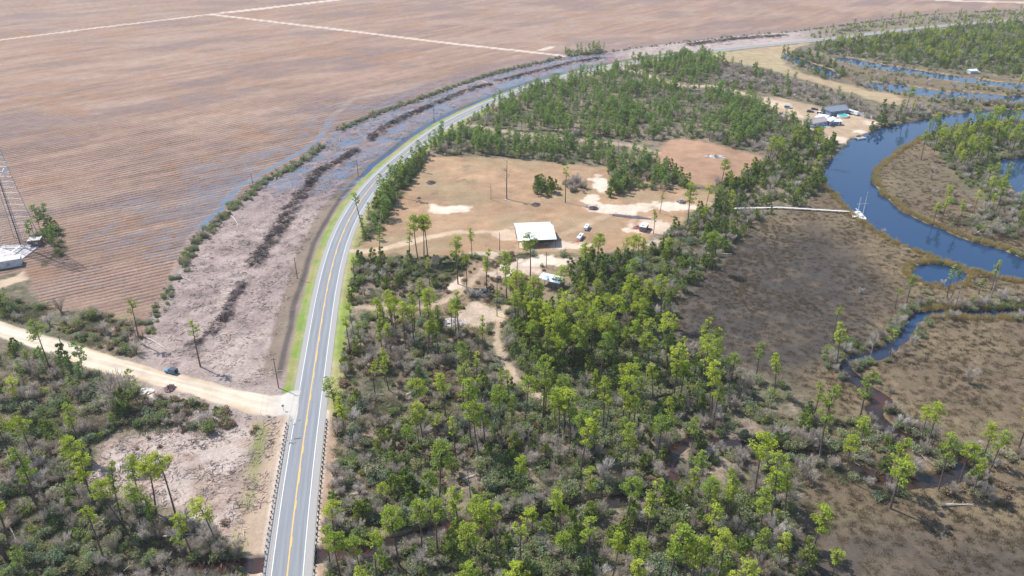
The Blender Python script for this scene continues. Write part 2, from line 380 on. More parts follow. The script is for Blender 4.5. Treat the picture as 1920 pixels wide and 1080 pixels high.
# ------------------------------------------------------------------ the land, one continuous surface cut into its named grounds
def build_land():
    ys = [60.0]
    while ys[-1] < 1300:
        y = ys[-1]; ys.append(y + 1.42 * (y * y + CAM_H ** 2) / (CAM_H * FPX))
    ys = np.array([-3000, -600, -120, -20, 30] + ys + [1340, 1420, 1600, 2000, 3000, 6000, 14000, 30000.])
    us = np.concatenate([[-14, -4, -1.8, -1.25, -1.1], np.linspace(-1, 1, 930), [1.1, 1.25, 1.8, 4, 14]])
    W = 1.12 * (.606 * np.clip(ys, 60, 1e9) + 45) + 22
    Y, U = np.meshgrid(ys, us, indexing='ij')
    X = U * W[:, None]
    sh = X.shape
    x, y = X.ravel(), Y.ravel()
    S = survey(x, y)
    n_big = fbm(x, y, 120, 4, 1); n_mid = fbm(x, y, 28, 4, 2); n_sm = fbm(x, y, 5, 4, 3)
    sx, sy = screen_xy(x, y)
    N = len(x)
    def C(*c): return np.array(c)[None, :]
    def blend(a, c, w): return a * (1 - w[:, None]) + c * w[:, None]
    # along-row noise for the field: long streaks following the rows
    rowc = x - np.interp(y, _ty, _F)
    streak = fbm(rowc, y * .22, 9, 4, 44)
    A = np.repeat(C(.165, .14, .10), N, 0)                                       # woodland floor
    A = blend(A, C(.23, .18, .135), sstep(.4, .65, n_mid)); A = blend(A, C(.10, .105, .06), sstep(.46, .6, n_sm) * .75); A = A * (1 + (fbm(x, y, 1.6, 3, 4) - .5)[:, None] * .9)
    rough = np.full(N, .42); clump = np.full(N, .2); wet = np.zeros(N); fur = np.zeros(N)
    reg = np.zeros(N, int)
    # meadow grounds
    pc = C(.335, .215, .132) * (1 + (n_mid - .5)[:, None] * .5 + (fbm(x, y, 6, 4, 73) - .5)[:, None] * .5)
    pc = blend(pc, C(.28, .225, .135), sstep(.50, .66, fbm(x, y, 22, 4, 71)) * .5)
    m = S['pasture']; A = blend(A, pc, m); reg[m > .5] = 4; rough = rough * (1 - m) + .20 * m; clump = clump * (1 - m) + .16 * m
    pw = sstep(.66, .72, fbm(x, y, 13, 3, 15)) * m * (sy < 372) * sstep(1000, 860, sx)
    wet = np.maximum(wet, pw * .52)
    A = blend(A, C(.30, .24, .16), sstep(.55, .6, fbm(x * .2 + y * .1, y * 2.2, 3, 2, 17)) * m * .35)
    rc = C(.33, .205, .135) * (1 + (n_mid - .5)[:, None] * .5)
    m = S['red']; A = blend(A, rc, m); reg[m > .5] = 4; rough = rough * (1 - m) + .15 * m
    yc = C(.31, .215, .155); yc = blend(np.repeat(yc, N, 0), C(.22, .17, .10), sstep(.42, .6, n_mid) * .8)
    m = S['yard']; A = blend(A, yc, m * .9); reg[m > .5] = 4
    lc = C(.34, .27, .165) * (1 + (n_mid - .5)[:, None] * .35); lc = blend(lc, C(.36, .25, .17), sstep(.5, .62, n_big) * .5)
    m = S['lawn']; A = blend(A, lc, m); reg[m > .5] = 4; rough = rough * (1 - m) + .12 * m
    hc = C(.39, .29, .20) * (1 + (n_mid - .5)[:, None] * .4)
    m = S['home']; A = blend(A, hc, m); reg[m > .5] = 4; rough = rough * (1 - m) + .12 * m
    # marsh
    q = np.hypot((sx - 1405) / 225, (sy - 580) / 150) + (n_mid - .5) * .6
    dark = np.maximum(sstep(1.3, .75, q), sstep(930, 1010, sy - (sx - 1500) * .10 + (n_mid - .5) * 80) * sstep(1450, 1500, sx) * .75)
    mc = np.repeat(C(.143, .109, .073), N, 0)
    mc = blend(mc, C(.195, .150, .092), sstep(.42, .66, n_mid) * .8)
    mc = mc * (1 + (fbm(x, y, 2.2, 4, 63) - .5)[:, None] * .7)
    mc = blend(mc, C(.165, .145, .085), sstep(.5, .72, fbm(x, y, 11, 4, 62)) * .45)
    mc = blend(mc, C(.064, .057, .054) * (1 + (fbm(x, y, 3, 4, 64) - .5)[:, None] * .6), dark * .95)
    mc = blend(mc, C(.17, .125, .085), sstep(.5, .7, n_sm) * .35)
    m = S['marsh']; A = blend(A, mc, m); reg[m > .5] = 3; rough = rough * (1 - m) + .27 * m * (1 - .55 * dark); clump = clump * (1 - m) + .07 * m
    # golden reeds along the banks
    reed = sstep(-4.5, -1.5, S['w']) * sstep(.5, .7, m + .2) * (sy < 560)
    A = blend(A, C(.40, .29, .13), reed * sstep(.3, .5, n_sm) * .85)
    # sand and tracks
    A = blend(A, C(.62, .50, .405) * (1 + (n_sm - .5)[:, None] * .3), S['sand']); rough = rough * (1 - S['sand']) + .14 * S['sand']
    A = blend(A, C(.50, .38, .275), S['track'] * .9)
    rough = rough * (1 - S['track']) + .1 * S['track']
    # ploughed field
    m = S['field'] * S['left']
    fc = C(.285, .192, .146) * (1 + (streak - .5)[:, None] * .75)
    fc = blend(fc, C(.345, .25, .195), sstep(.52, .72, fbm(rowc * .5, y, 60, 5, 48)) * .6)
    fc = blend(fc, C(.20, .145, .135), sstep(.50, .66, fbm(rowc * .7, y * .6, 38, 4, 46)) * .65)
    fc = blend(fc, C(.30, .17, .10), sstep(.58, .75, n_mid) * .5)
    fc = fc * C(1, 1, 1)
    scrub = sstep(545, 600, sy + (n_mid - .5) * 60) * (sx < 330)
    fc = blend(fc, C(.25, .165, .125), scrub)
    gz = sstep(.62, .72, fbm(x, y, 30, 3, 52)) * sstep(460, 560, sy) * .4
    fc = blend(fc, C(.2, .2, .09), gz)
    A = blend(A, fc, m); reg[m > .5] = 1
    rough = rough * (1 - m) + .24 * m; clump = clump * (1 - m) + .13 * m
    fur = m * (1 - scrub * .9) * sstep(110, 330, sy) * .95 + m * .15
    ft = S['ftrack']
    far_side = sstep(95, 15, ft) * sstep(150, 200, sy) * sstep(520, 440, sy)
    wet = np.maximum(wet, m * (.30 + .15 * far_side * sstep(100, 15, ft) * (.66 + .85 * n_mid)))
    tk = sstep(3.6, 1.5, ft) * m
    A = blend(A, C(.33, .27, .24), tk * .5); fur = fur * (1 - tk * .7)
    wet = np.maximum(wet, tk * .62 * sstep(180, 230, sy) * sstep(470, 420, sy))
    band = sstep(34, 20, S['hedge']) * m * sstep(260, 200, sy)                     # dark wet headland along the far hedge
    A = blend(A, C(.21, .155, .15), band * .6); wet = np.maximum(wet, band * .5 * sstep(100, 140, sy))
    # cleared strip between hedge and highway
    m = S['cleared'] * S['left'] * (1 - S['field'])
    cc = np.repeat(C(.31, .243, .222), N, 0) * (1 + (fbm(x, y, 7, 4, 81) - .5)[:, None] * .7)
    cc = blend(cc, C(.41, .335, .30), sstep(.50, .66, fbm(x, y, 16, 5, 82)) * .75)
    cc = blend(cc, C(.22, .17, .155), sstep(.56, .72, fbm(x, y, 3.5, 4, 83)) * .6)
    far = sstep(440, 330, sy)
    cc = blend(cc, C(.23, .18, .20), far * .5 * (sx < 1180))
    cc = blend(cc, C(.42, .345, .315), sstep(1130, 1250, sx) * sstep(1560, 1480, sx) * .6); cc = blend(cc, C(.20, .165, .115), sstep(1480, 1580, sx) * .9)
    A = blend(A, cc, m); reg[m > .5] = 2; rough = rough * (1 - m) + .32 * m; clump = clump * (1 - m) + .14 * m
    wet = np.maximum(wet, m * (.25 + .325 * far * sstep(1190, 1120, sx) * (.8 + .4 * n_mid)))
    # left-hand clearing
    m = S['cut']
    ang_ = np.arctan2(y - P(330, 900).y, x - P(330, 900).x); rr_ = np.hypot(x - P(330, 900).x, y - P(330, 900).y)
    swirl = fbm(rr_ * 1.0 + 3 * n_mid, ang_ * 9, 1.5, 4, 94)
    cc = np.repeat(C(.33, .25, .21), N, 0) * (1 + (fbm(x, y, 4, 4, 91) - .5)[:, None] * .5 + (swirl - .5)[:, None] * .7)
    cc = blend(cc, C(.46, .385, .345), sstep(.45, .62, fbm(x, y, 10, 4, 92) + sstep(930, 830, sy) * .14) * .8)
    cc = blend(cc, C(.30, .2, .15), sstep(.54, .68, fbm(x, y, 9, 4, 93)) * .5)
    A = blend(A, cc, m); reg[m > .5] = 2; rough = rough * (1 - m) + .26 * m
    # windrows of burnt debris
    db = S['debris'] * (1 - S['field'])
    A = blend(A, blend(np.repeat(C(.075, .063, .068), N, 0), C(.25, .19, .165), sstep(.46, .58, fbm(x, y, 2.2, 3, 37))), db * (.7 + .3 * n_sm)); wet *= (1 - db)
    # road verges
    off = S['off']
    on = (sy > 96)
    gl = sstep(-9.2, -8.2, off + (n_sm - .5) * 1.6) * (off < 0) * on * sstep(745, 735, sy)
    gcol = blend(np.repeat(C(.17, .25, .05), N, 0), C(.27, .25, .10), sstep(.42, .6, fbm(x, y, 8, 3, 55)) * .8)
    A = blend(A, gcol, gl)
    mud = sstep(-17.5, -16, off + (n_sm - .5) * 2) * sstep(-8.3, -9.3, off + (n_sm - .5)) * on * sstep(720, 690, sy)
    A = blend(A, C(.20, .155, .115), mud * .85); rough = rough * (1 - mud) + .14 * mud
    mud2 = mud * sstep(1.6, .4, abs(off + 11.2 + (n_mid - .5) * 2)); A = blend(A, C(.10, .085, .08), mud2)
    gr = sstep(11.5, 9, off + (n_sm - .5) * 3) * (off > 0) * on
    grc = blend(np.repeat(C(.29, .27, .12), N, 0), C(.20, .28, .05), sstep(.5, .62, n_mid) * .8)
    grc = blend(grc, C(.37, .26, .19), sstep(760, 800, sy))
    A = blend(A, grc, gr * (1 - S['track']))
    bl = sstep(-16, -13, off + (n_sm - .5) * 3) * (off < 0) * sstep(775, 790, sy)
    blc = blend(np.repeat(C(.37, .28, .21), N, 0), C(.22, .22, .09), sstep(.45, .6, n_mid) * sstep(9.5, 12, -off))
    A = blend(A, blc, bl)
    shd = sstep(7.4, 6.2, abs(off) + (n_sm - .5) * 1.2) * on
    A = blend(A, C(.50, .42, .35), shd * np.where(sy > 770, .9, .2))
    vg = np.maximum(np.maximum(gl, gr), np.maximum(bl, shd)); rough = rough * (1 - vg) + .16 * vg; wet *= (1 - vg); fur *= (1 - vg)
    # dirt roads
    m = S['dirt']
    dd = fbm(x * .12, (x * .40 + y) * 2.2, 2.4, 3, 77)
    dc = np.repeat(C(.60, .50, .395), N, 0) * (1 + (dd - .5)[:, None] * .75)
    dc = blend(dc, C(.52, .36, .22), sstep(2.6, .6, S['dirtd']) * sstep(.5, .65, n_mid) * .6)
    dc = blend(dc, C(.48, .45, .41), sstep(480, 540, sx))
    A = blend(A, dc, m); reg[(m > .5)] = 5; rough = rough * (1 - m) + .05 * m; wet *= (1 - m); fur *= (1 - m)
    sh_ = sstep(-4.5, -1, S['dirtd']) * (1 - m) * (off < -9); A = blend(A, C(.33, .27, .24), sh_ * .7)
    m = S['farroad'] * S['field']
    A = blend(A, C(.56, .46, .39), m); wet *= (1 - m); fur *= (1 - m); reg[m > .5] = 5
    # heights
    z = (fbm(x, y, 18, 4, 12) - .5) * .5
    z += (S['cleared'] + S['cut']) * (1 - S['field']) * (fbm(x, y, 4.5, 4, 13) - .5) * .32
    z += db * (fbm(x, y, 2.0, 3, 14) * 1.5)
    z += S['marsh'] * (fbm(x, y, 1.4, 3, 18) - .5) * .12
    z += S['field'] * (fbm(x, y, 6, 3, 19) - .5) * .25
    near = (y > 50) & (y < 1350)
    z = np.clip(z, -.30, 3)
    flat = np.maximum(np.maximum(S['dirt'], S['track'] * .7), sstep(14, 7.5, abs(off)))
    z = z * (1 - flat * .9)
    z = np.where(abs(off) < 9.5, z * .1 + .22 * sstep(9, 7, abs(off)) , z)
    z += S['dirt'] * .12
    dch = sstep(2.0, .6, abs(off + 10.9 + (n_mid - .5) * 3)) * (off < 0) * sstep(120, 150, sy) * sstep(600, 560, sy)
    dw = sstep(345, 315, sy)
    z -= dch * (.25 + .6 * dw)
    wz = sstep(-1.4, 1.3, S['w'])
    z = z * (1 - wz) - wz * 1.6
    A = blend(A, C(.15, .075, .045), sstep(-1.0, .5, S['w']))
    z = np.where((abs(U.ravel()) > 1.2) | (y < 50) | (y > 1350), 0, z)
    rough *= sstep(2200, 900, np.hypot(x, y))
    A = np.clip(A, .01, .9)
    row = rowc.astype(np.float32)
    ny, nx = sh
    i, j = np.meshgrid(np.arange(ny - 1), np.arange(nx - 1), indexing='ij')
    a = (i * nx + j).ravel()
    quads = np.stack([a, a + 1, a + nx + 1, a + nx], 1)
    fr = reg[a]
    co = np.stack([x, y, z], 1).astype(np.float32)
    alb = np.concatenate([A, np.ones((N, 1))], 1).astype(np.float32)
    prm = np.stack([wet, rough, fur, clump], 1).astype(np.float32)
    mat = ground_material()
    for r, nm in enumerate(['ground', 'ploughed_field', 'cleared_land', 'marsh', 'meadow', 'dirt_road']):
        q = quads[fr == r]
        used, inv = np.unique(q.ravel(), return_inverse=True)
        me = bpy.data.meshes.new(nm)
        me.vertices.add(len(used)); me.vertices.foreach_set('co', co[used].ravel())
        me.loops.add(len(inv)); me.loops.foreach_set('vertex_index', inv.astype(np.int32).ravel())
        me.polygons.add(len(q)); me.polygons.foreach_set('loop_start', np.arange(0, len(inv), 4, dtype=np.int32))
        at = me.attributes.new('alb', 'FLOAT_COLOR', 'POINT'); at.data.foreach_set('color', alb[used].ravel())
        at = me.attributes.new('prm', 'FLOAT_COLOR', 'POINT'); at.data.foreach_set('color', prm[used].ravel())
        at = me.attributes.new('row', 'FLOAT', 'POINT'); at.data.foreach_set('value', row[used])
        me.update(calc_edges=True)
        me.materials.append(mat)
        o = bpy.data.objects.new(nm, me); col.objects.link(o); tag(o, kind='structure')
build_land()

def ground_z(x, y): return 0.0

# ------------------------------------------------------------------ small mesh kit
class MB:
    def __init__(s): s.v = []; s.f = []; s.m = []
    def add(s, vs, fs, mi=0):
        o = len(s.v); s.v += [tuple(v) for v in vs]
        for f in fs: s.f.append(tuple(i + o for i in f)); s.m.append(mi)
    def box(s, c, d, rz=0.0, mi=0, taper=1.0):
        ca, sa = math.cos(rz), math.sin(rz); vs = []
        for k in (-.5, .5):
            t = taper if k > 0 else 1.0
            for i, j in ((-.5, -.5), (.5, -.5), (.5, .5), (-.5, .5)):
                X, Y = i * d[0] * t, j * d[1] * t
                vs.append((c[0] + X * ca - Y * sa, c[1] + X * sa + Y * ca, c[2] + k * d[2]))
        s.add(vs, [(3, 2, 1, 0), (4, 5, 6, 7), (0, 1, 5, 4), (1, 2, 6, 5), (2, 3, 7, 6), (3, 0, 4, 7)], mi); return s
    def tube(s, pts, rs, n=6, mi=0):
        pts = [Vector(p) for p in pts]
        if isinstance(rs, (int, float)): rs = [rs] * len(pts)
        vs = []
        for k, p in enumerate(pts):
            t = (pts[min(k + 1, len(pts) - 1)] - pts[max(k - 1, 0)]).normalized()
            a = t.orthogonal().normalized() if abs(t.z) < .9 else Vector((1, 0, 0)).cross(t).normalized()
            b = t.cross(a)
            for i in range(n):
                w = 2 * math.pi * i / n
                vs.append(p + (a * math.cos(w) + b * math.sin(w)) * rs[k])
        fs = [(k * n + i, k * n + (i + 1) % n, (k + 1) * n + (i + 1) % n, (k + 1) * n + i) for k in range(len(pts) - 1) for i in range(n)]
        fs.append(tuple(range((len(pts) - 1) * n, len(pts) * n))); fs.append(tuple(range(n - 1, -1, -1)))
        s.add(vs, fs, mi); return s
    def prism(s, outline, z0, z1, mi=0):
        n = len(outline)
        vs = [(x, y, z0) for x, y in outline] + [(x, y, z1) for x, y in outline]
        s.add(vs, [tuple(range(n - 1, -1, -1)), tuple(range(n, 2 * n))] + [(i, (i + 1) % n, n + (i + 1) % n, n + i) for i in range(n)], mi); return s
    def mesh(s, name, mats, smooth=False):
        me = bpy.data.meshes.new(name); me.from_pydata(s.v, [], s.f)
        for m in (mats if isinstance(mats, (list, tuple)) else [mats]): me.materials.append(m)
        me.polygons.foreach_set('material_index', s.m)
        if smooth: me.polygons.foreach_set('use_smooth', [True] * len(s.f))
        me.update(); return me
    def build(s, name, mats, parent=None, smooth=False, loc=None):
        o = bpy.data.objects.new(name, s.mesh(name, mats, smooth)); col.objects.link(o)
        if parent: o.parent = parent; KIDS.setdefault(parent.name, []).append(o)
        if loc is not None: o.location = loc
        return o

# ------------------------------------------------------------------ water
m, nt, b = new_mat('river_water')
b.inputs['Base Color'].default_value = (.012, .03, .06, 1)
b.inputs['Roughness'].default_value = .05
b.inputs['IOR'].default_value = 1.33
b.inputs['Specular IOR Level'].default_value = .9
geo = nd(nt, 'ShaderNodeNewGeometry')
nw = noise_n(nt, geo.outputs['Position'], .8, 3, .6); n5 = noise_n(nt, geo.outputs['Position'], .05, 3, .5)
sp_ = nd(nt, 'ShaderNodeSeparateXYZ'); nt.links.new(geo.outputs['Position'], sp_.inputs[0])
sky_tint = maprange(nt, sp_.outputs[1], 195, 240)                                      # tannin stained creek; river base colour blued to stand in for sky reflection
cr = mix_n(nt, sky_tint, mix_n(nt, maprange(nt, n5.outputs[0], .5, .66), (.028, .021, .018), (.085, .032, .02)), (.010, .040, .105))
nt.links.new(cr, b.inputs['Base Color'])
bp = nd(nt, 'ShaderNodeBump'); bp.inputs['Strength'].default_value = .12; bp.inputs['Distance'].default_value = .08
nt.links.new(nw.outputs[0], bp.inputs['Height']); nt.links.new(bp.outputs[0], b.inputs['Normal'])
M_WATER = m
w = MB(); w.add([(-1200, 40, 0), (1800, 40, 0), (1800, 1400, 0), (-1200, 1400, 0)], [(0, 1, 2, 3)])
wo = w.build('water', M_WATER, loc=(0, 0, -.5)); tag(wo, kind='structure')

# ------------------------------------------------------------------ highway
def offset_line(pl, d):
    t = np.gradient(pl, axis=0); t /= np.hypot(t[:, 0], t[:, 1])[:, None]
    return pl + np.stack([t[:, 1], -t[:, 0]], 1) * d                          # positive = right-hand side
HW_LEN = np.concatenate([[0], np.cumsum(np.hypot(*np.diff(HIGHWAY, axis=0).T))])
def strip(name, offs, z, mat, mask=None, uv=True):
    n = len(HIGHWAY); cols_ = [offset_line(HIGHWAY, d) for d in offs]
    vs = [(c[i][0], c[i][1], z) for i in range(n) for c in cols_]
    k = len(offs); fs = []; uvs = []
    for i in range(n - 1):
        if mask and not mask(HW_LEN[i]): continue
        for j in range(k - 1):
            fs.append((i * k + j, i * k + j + 1, (i + 1) * k + j + 1, (i + 1) * k + j))
            uvs += [(offs[j], HW_LEN[i]), (offs[j + 1], HW_LEN[i]), (offs[j + 1], HW_LEN[i + 1]), (offs[j], HW_LEN[i + 1])]
    me = bpy.data.meshes.new(name); me.from_pydata(vs, [], fs); me.materials.append(mat)
    l = me.uv_layers.new(name='UVMap')
    for i, q in enumerate(uvs): l.data[i].uv = q
    o = bpy.data.objects.new(name, me); col.objects.link(o); tag(o, kind='structure'); return o
m, nt, b = new_mat('asphalt')
uv = nd(nt, 'ShaderNodeUVMap'); mp = nd(nt, 'ShaderNodeMapping'); mp.inputs['Scale'].default_value = (1.0, .03, 1); nt.links.new(uv.outputs[0], mp.inputs[0])
na = noise_n(nt, mp.outputs[0], 1.6, 5, .6); nb_ = noise_n(nt, uv.outputs[0], 3.0, 6, .75)
sx_ = nd(nt, 'ShaderNodeSeparateXYZ'); nt.links.new(uv.outputs[0], sx_.inputs[0])
lane = math_n(nt, 'COSINE', math_n(nt, 'MULTIPLY', sx_.outputs[0], 2 * math.pi / 1.8))
f = math_n(nt, 'ADD', math_n(nt, 'ADD', maprange(nt, na.outputs[0], .3, .7, .84, 1.12), maprange(nt, nb_.outputs[0], .3, .7, -.09, .09)), math_n(nt, 'MULTIPLY', lane, .055))
s_ = nd(nt, 'ShaderNodeVectorMath', operation='SCALE'); s_.inputs[0].default_value = (.235, .248, .27); nt.links.new(f, s_.inputs['Scale'])
shl = maprange(nt, math_n(nt, 'ABSOLUTE', sx_.outputs[0]), 3.75, 3.9)
cc_ = mix_n(nt, shl, s_.outputs[0], mix_n(nt, maprange(nt, nb_.outputs[0], .35, .65), (.29, .29, .295), (.36, .34, .32)))
nt.links.new(cc_, b.inputs['Base Color']); b.inputs['Roughness'].default_value = .85; b.inputs['Specular IOR Level'].default_value = .25
M_ASPH = m
def paint(name, c):
    m, nt, b = new_mat(name); tc = nd(nt, 'ShaderNodeTexCoord')
    n = noise_n(nt, tc.outputs['Object'], 1.2, 6, .75)
    nt.links.new(mix_n(nt, maprange(nt, n.outputs[0], .52, .75, 0, .55), c, (.33, .33, .34)), b.inputs['Base Color']); b.inputs['Roughness'].default_value = .7
    return m
M_WHITE, M_YELLOW = paint('white_line_paint', (.80, .80, .80)), paint('yellow_line_paint', (.78, .44, .10))
strip('highway', [-5.3, -3.9, 0, 3.9, 5.6], .30, M_ASPH)
J0 = HW_LEN[np.argmin(np.hypot(*(HIGHWAY - np.array(P(575, 735)[:2])).T))]
J1 = HW_LEN[np.argmin(np.hypot(*(HIGHWAY - np.array(P(572, 792)[:2])).T))]
strip('road_edge_line', [-3.68, -3.52], .316, M_WHITE, lambda s: not (min(J0, J1) < s < max(J0, J1)))
strip('road_edge_line', [3.54, 3.70], .316, M_WHITE)
strip('road_centre_line', [-.13, .13], .316, M_YELLOW)
strip('road_centre_line', [.16, .34], .318, M_YELLOW, lambda s: (s % 12) < 3.6)

# ------------------------------------------------------------------ guard rails, bridge
M_STEEL = plain('weathered_galvanised_steel', (.36, .35, .37), .5, .3, .3, 1.5)
M_POST = plain('dark_timber_post', (.10, .085, .085), .9)
M_CONC = plain('concrete', (.42, .40, .38), .9)
def along(s, d, z=0.0):
    k = np.clip(np.searchsorted(HW_LEN, s), 1, len(HIGHWAY) - 1)
    a, b_ = HIGHWAY[k - 1], HIGHWAY[k]; t = (b_ - a) / np.hypot(*(b_ - a))
    p = a + t * (s - HW_LEN[k - 1]); return Vector((p[0] + t[1] * d, p[1] - t[0] * d, z)), math.atan2(t[1], t[0])
def s_at(px, py): return HW_LEN[np.argmin(np.hypot(*(HIGHWAY - np.array(P(px, py)[:2])).T))]
def guard_rail(d, s1, label):
    p0, a0 = along(s1, d)
    root = empty('guard_rail', (p0.x, p0.y, 0)); tag(root, label, 'guard rail', 'guard rails beside the highway')
    ss = np.arange(max(4, s1 - 76), s1, 1.9); rail = MB()
    sd = 1 if d > 0 else -1
    prof = [(0, .50), (.05 * sd, .56), (0, .65), (.05 * sd, .74), (0, .80), (.03 * sd, .80), (.08 * sd, .74), (.03 * sd, .65), (.08 * sd, .56), (.03 * sd, .50)]
    vs = []
    for s in ss:
        p, a = along(s, d - .12 * sd)
        for (o, z) in prof: vs.append((p.x - root.location.x + math.sin(a) * o, p.y - root.location.y - math.cos(a) * o, z + .25))
    n = len(prof)
    rail.add(vs, [(k * n + i, k * n + (i + 1) % n, (k + 1) * n + (i + 1) % n, (k + 1) * n + i) for k in range(len(ss) - 1) for i in range(n)])
    rail.build('rail', M_STEEL, root)
    pm = MB().box((0, 0, .45), (.22, .26, 1.25)).box((-.0, 0, .98), (.14, .42, .22)).mesh('post', M_POST)
    for s in ss:
        p, a = along(s, d + .16 * sd)
        o = bpy.data.objects.new('post', pm); col.objects.link(o); o.parent = root
        o.location = (p.x - root.location.x, p.y - root.location.y, 0); o.rotation_euler = (0, 0, a)
guard_rail(-5.45, s_at(574, 790), 'steel guard rail along the left edge of the highway below the dirt road junction')
guard_rail(5.95, s_at(576, 786), 'steel guard rail along the right edge of the highway beside the pine woods')
s0 = s_at(541, 1050)
br = MB(); p, a = along(s0, .15)
br.box((0, 0, -.12), (17, 11.4, .5)); br.box((0, 5.62, .05), (17, .25, .5)); br.box((0, -5.62, .05), (17, .25, .5))
root = empty('road_bridge', (p.x, p.y, 0), a); tag(root, 'low concrete bridge carrying the highway over the creek at the bottom of the view', 'bridge')
br.build('deck', M_CONC, root)
for sgn in (-1, 1):
    MB().box((sgn * 5.5, 0, -1.2), (.6, 10.6, 1.64)).build('pier', M_CONC, root)

# ------------------------------------------------------------------ utility poles
M_WOOD = plain('creosoted_wood', (.105, .085, .085), .9)
M_WIRE = plain('wire', (.05, .05, .05), .6)
POLE_LABELS = []
def pole(base, top, label, arm=True):
    g = P(*base); h = max(7.5, min(12.5, height_of(base, top)))
    root = empty('utility_pole', g, rnd.uniform(-.3, .3)); tag(root, label, 'utility pole', 'wooden utility poles along the roads')
    MB().tube([(0, 0, -.6), (0.02, 0, h * .5), (0, 0, h)], [.17, .145, .11], 8).build('pole', M_WOOD, root)
    if arm:
        a = MB().box((0, 0, h - .45), (1.9, .1, .12))
        a.build('crossarm', M_WOOD, root)
        for xx in (-.8, 0, .8): MB().tube([(xx, 0, h - .39), (xx, 0, h - .18)], [.05, .035], 6).build('insulator', M_CONC, root)
    return g, h
tops = {}
for k, (b_, t_, lb, am) in enumerate([
    ((123.5, 673), (108, 630), 'wooden utility pole with small crossarm leaning over the lower edge of the dirt road', True),
    ((522.4, 727), (510.5, 672), 'wooden utility pole in the cleared ground just above the mouth of the dirt road', True),
    ((557.6, 522), (550.5, 483), 'wooden utility pole beside the curving highway next to the bright green verge', True),
    ((671.7, 331), (668, 299), 'wooden utility pole in the wet cleared strip left of the highway bend', True),
    ((814, 226), (812, 199), 'distant wooden utility pole between the flooded cleared strip and the roadside ditch', True),
    ((475, 351), (474, 334), 'short dark pole standing in the bushy ditch line at the edge of the ploughed field', False),
    ((1010, 160), (1009, 139), 'farthest wooden utility pole left of the highway before the road junction', True),
    ((937, 470), (936.5, 436), 'wooden utility pole at the left end of the white roofed barn', False),
    ((1024, 502), (1024, 472), 'thin wooden utility pole in the white sand patch between barn and lean-to shed', False)]):
    tops[k] = pole(b_, t_, lb, am)

g = P(532, 771); root = empty('road_sign', g, .3); tag(root, 'small road sign on a post at the lower corner of the dirt road mouth', 'road sign')
MB().tube([(0, 0, -.3), (0, 0, 2.3)], .05, 6).build('post', M_WOOD, root); MB().box((0, -.06, 2.1), (.75, .04, .75)).build('sign_panel', M_STEEL, root)
# ------------------------------------------------------------------ barn, shed
M_ROOFW = plain('white_metal_roof', (.80, .82, .86), .35, .0, .10, .25, .6)
M_ROOFG = plain('galvanised_roof_sheet', (.62, .68, .76), .4, .1, .2, .5, .6)
M_DARKW = plain('dark_blue_green_wall', (.07, .12, .14), .8)
M_PLANK = plain('weathered_boards', (.22, .18, .16), .9)
M_BEAM = plain('brown_beam', (.16, .11, .09), .9)
M_BLACK = plain('dark_interior', (.03, .03, .035), .9)
def corr_roof(mb, p00, p10, p11, p01, n, amp=.05, th=.06):
    """ribbed metal sheet between four corners (p00->p10 along the ridge), with thickness"""
    p00, p10, p11, p01 = map(Vector, (p00, p10, p11, p01))
    nr = (p10 - p00).cross(p01 - p00).normalized()
    if nr.z < 0: nr = -nr
    vs = []; fs = []
    for k in range(n + 1):
        t = k / n; up = nr * (amp if k % 2 else 0)
        a = p00.lerp(p10, t) + up; b_ = p01.lerp(p11, t) + up
        vs += [a, b_, a - nr * th, b_ - nr * th]
    for k in range(n):
        i = k * 4
        fs += [(i, i + 4, i + 5, i + 1), (i + 2, i + 3, i + 7, i + 6), (i, i + 2, i + 6, i + 4), (i + 1, i + 5, i + 7, i + 3)]
    fs += [(0, 1, 3, 2), (n * 4, n * 4 + 2, n * 4 + 3, n * 4 + 1)]
    mb.add(vs, fs)
# barn: front eave line and back eave line read from the photo at their heights
EV, RG = 3.6, 5.6
fl = P(972, 451, EV); fr_ = P(1043, 448, EV); rl = P(967, 424.5, RG); rr = P(1036.5, 422.5, RG)
ax = (fr_ - fl); ax.z = 0; L_ = ax.length; ax.normalize(); ay = Vector((-ax.y, ax.x, 0))
half = ((rl - fl).dot(ay) + (rr - fr_).dot(ay)) / 2; back = half * 0.62
rz = math.atan2(ax.y, ax.x)
root = empty('barn', (fl.x, fl.y, 0), rz); tag(root, 'open fronted barn with a bright white metal roof standing on the tan meadow', 'barn')
mb = MB(); corr_roof(mb, (-.2, half, RG), (L_ + .2, half, RG), (L_ + .2, -.3, EV), (-.2, -.3, EV), 46); rf = mb.build('roof', M_ROOFW, root)
mb = MB(); corr_roof(mb, (-.2, half + .02, RG), (L_ * .985, half + .02, RG), (L_ * .985, half + back, RG - (RG - EV) * back / half), (-.2, half + back, RG - (RG - EV) * back / half), 44); mb.build('rear_roof', M_ROOFW, root)
MB().box((L_ / 2, half, RG + .09), (L_ + .5, .35, .06)).build('ridge_cap', M_ROOFW, rf)
KIDS[rf.name] = []
zb = RG - (RG - EV) * back / half - .1
MB().box((L_ / 2, half + back - .5, zb / 2), (L_ - .6, .15, zb)).build('back_wall', M_DARKW, root)
mb = MB(); mb.prism([(0, 0), (1, 0)], 0, 0) if False else None
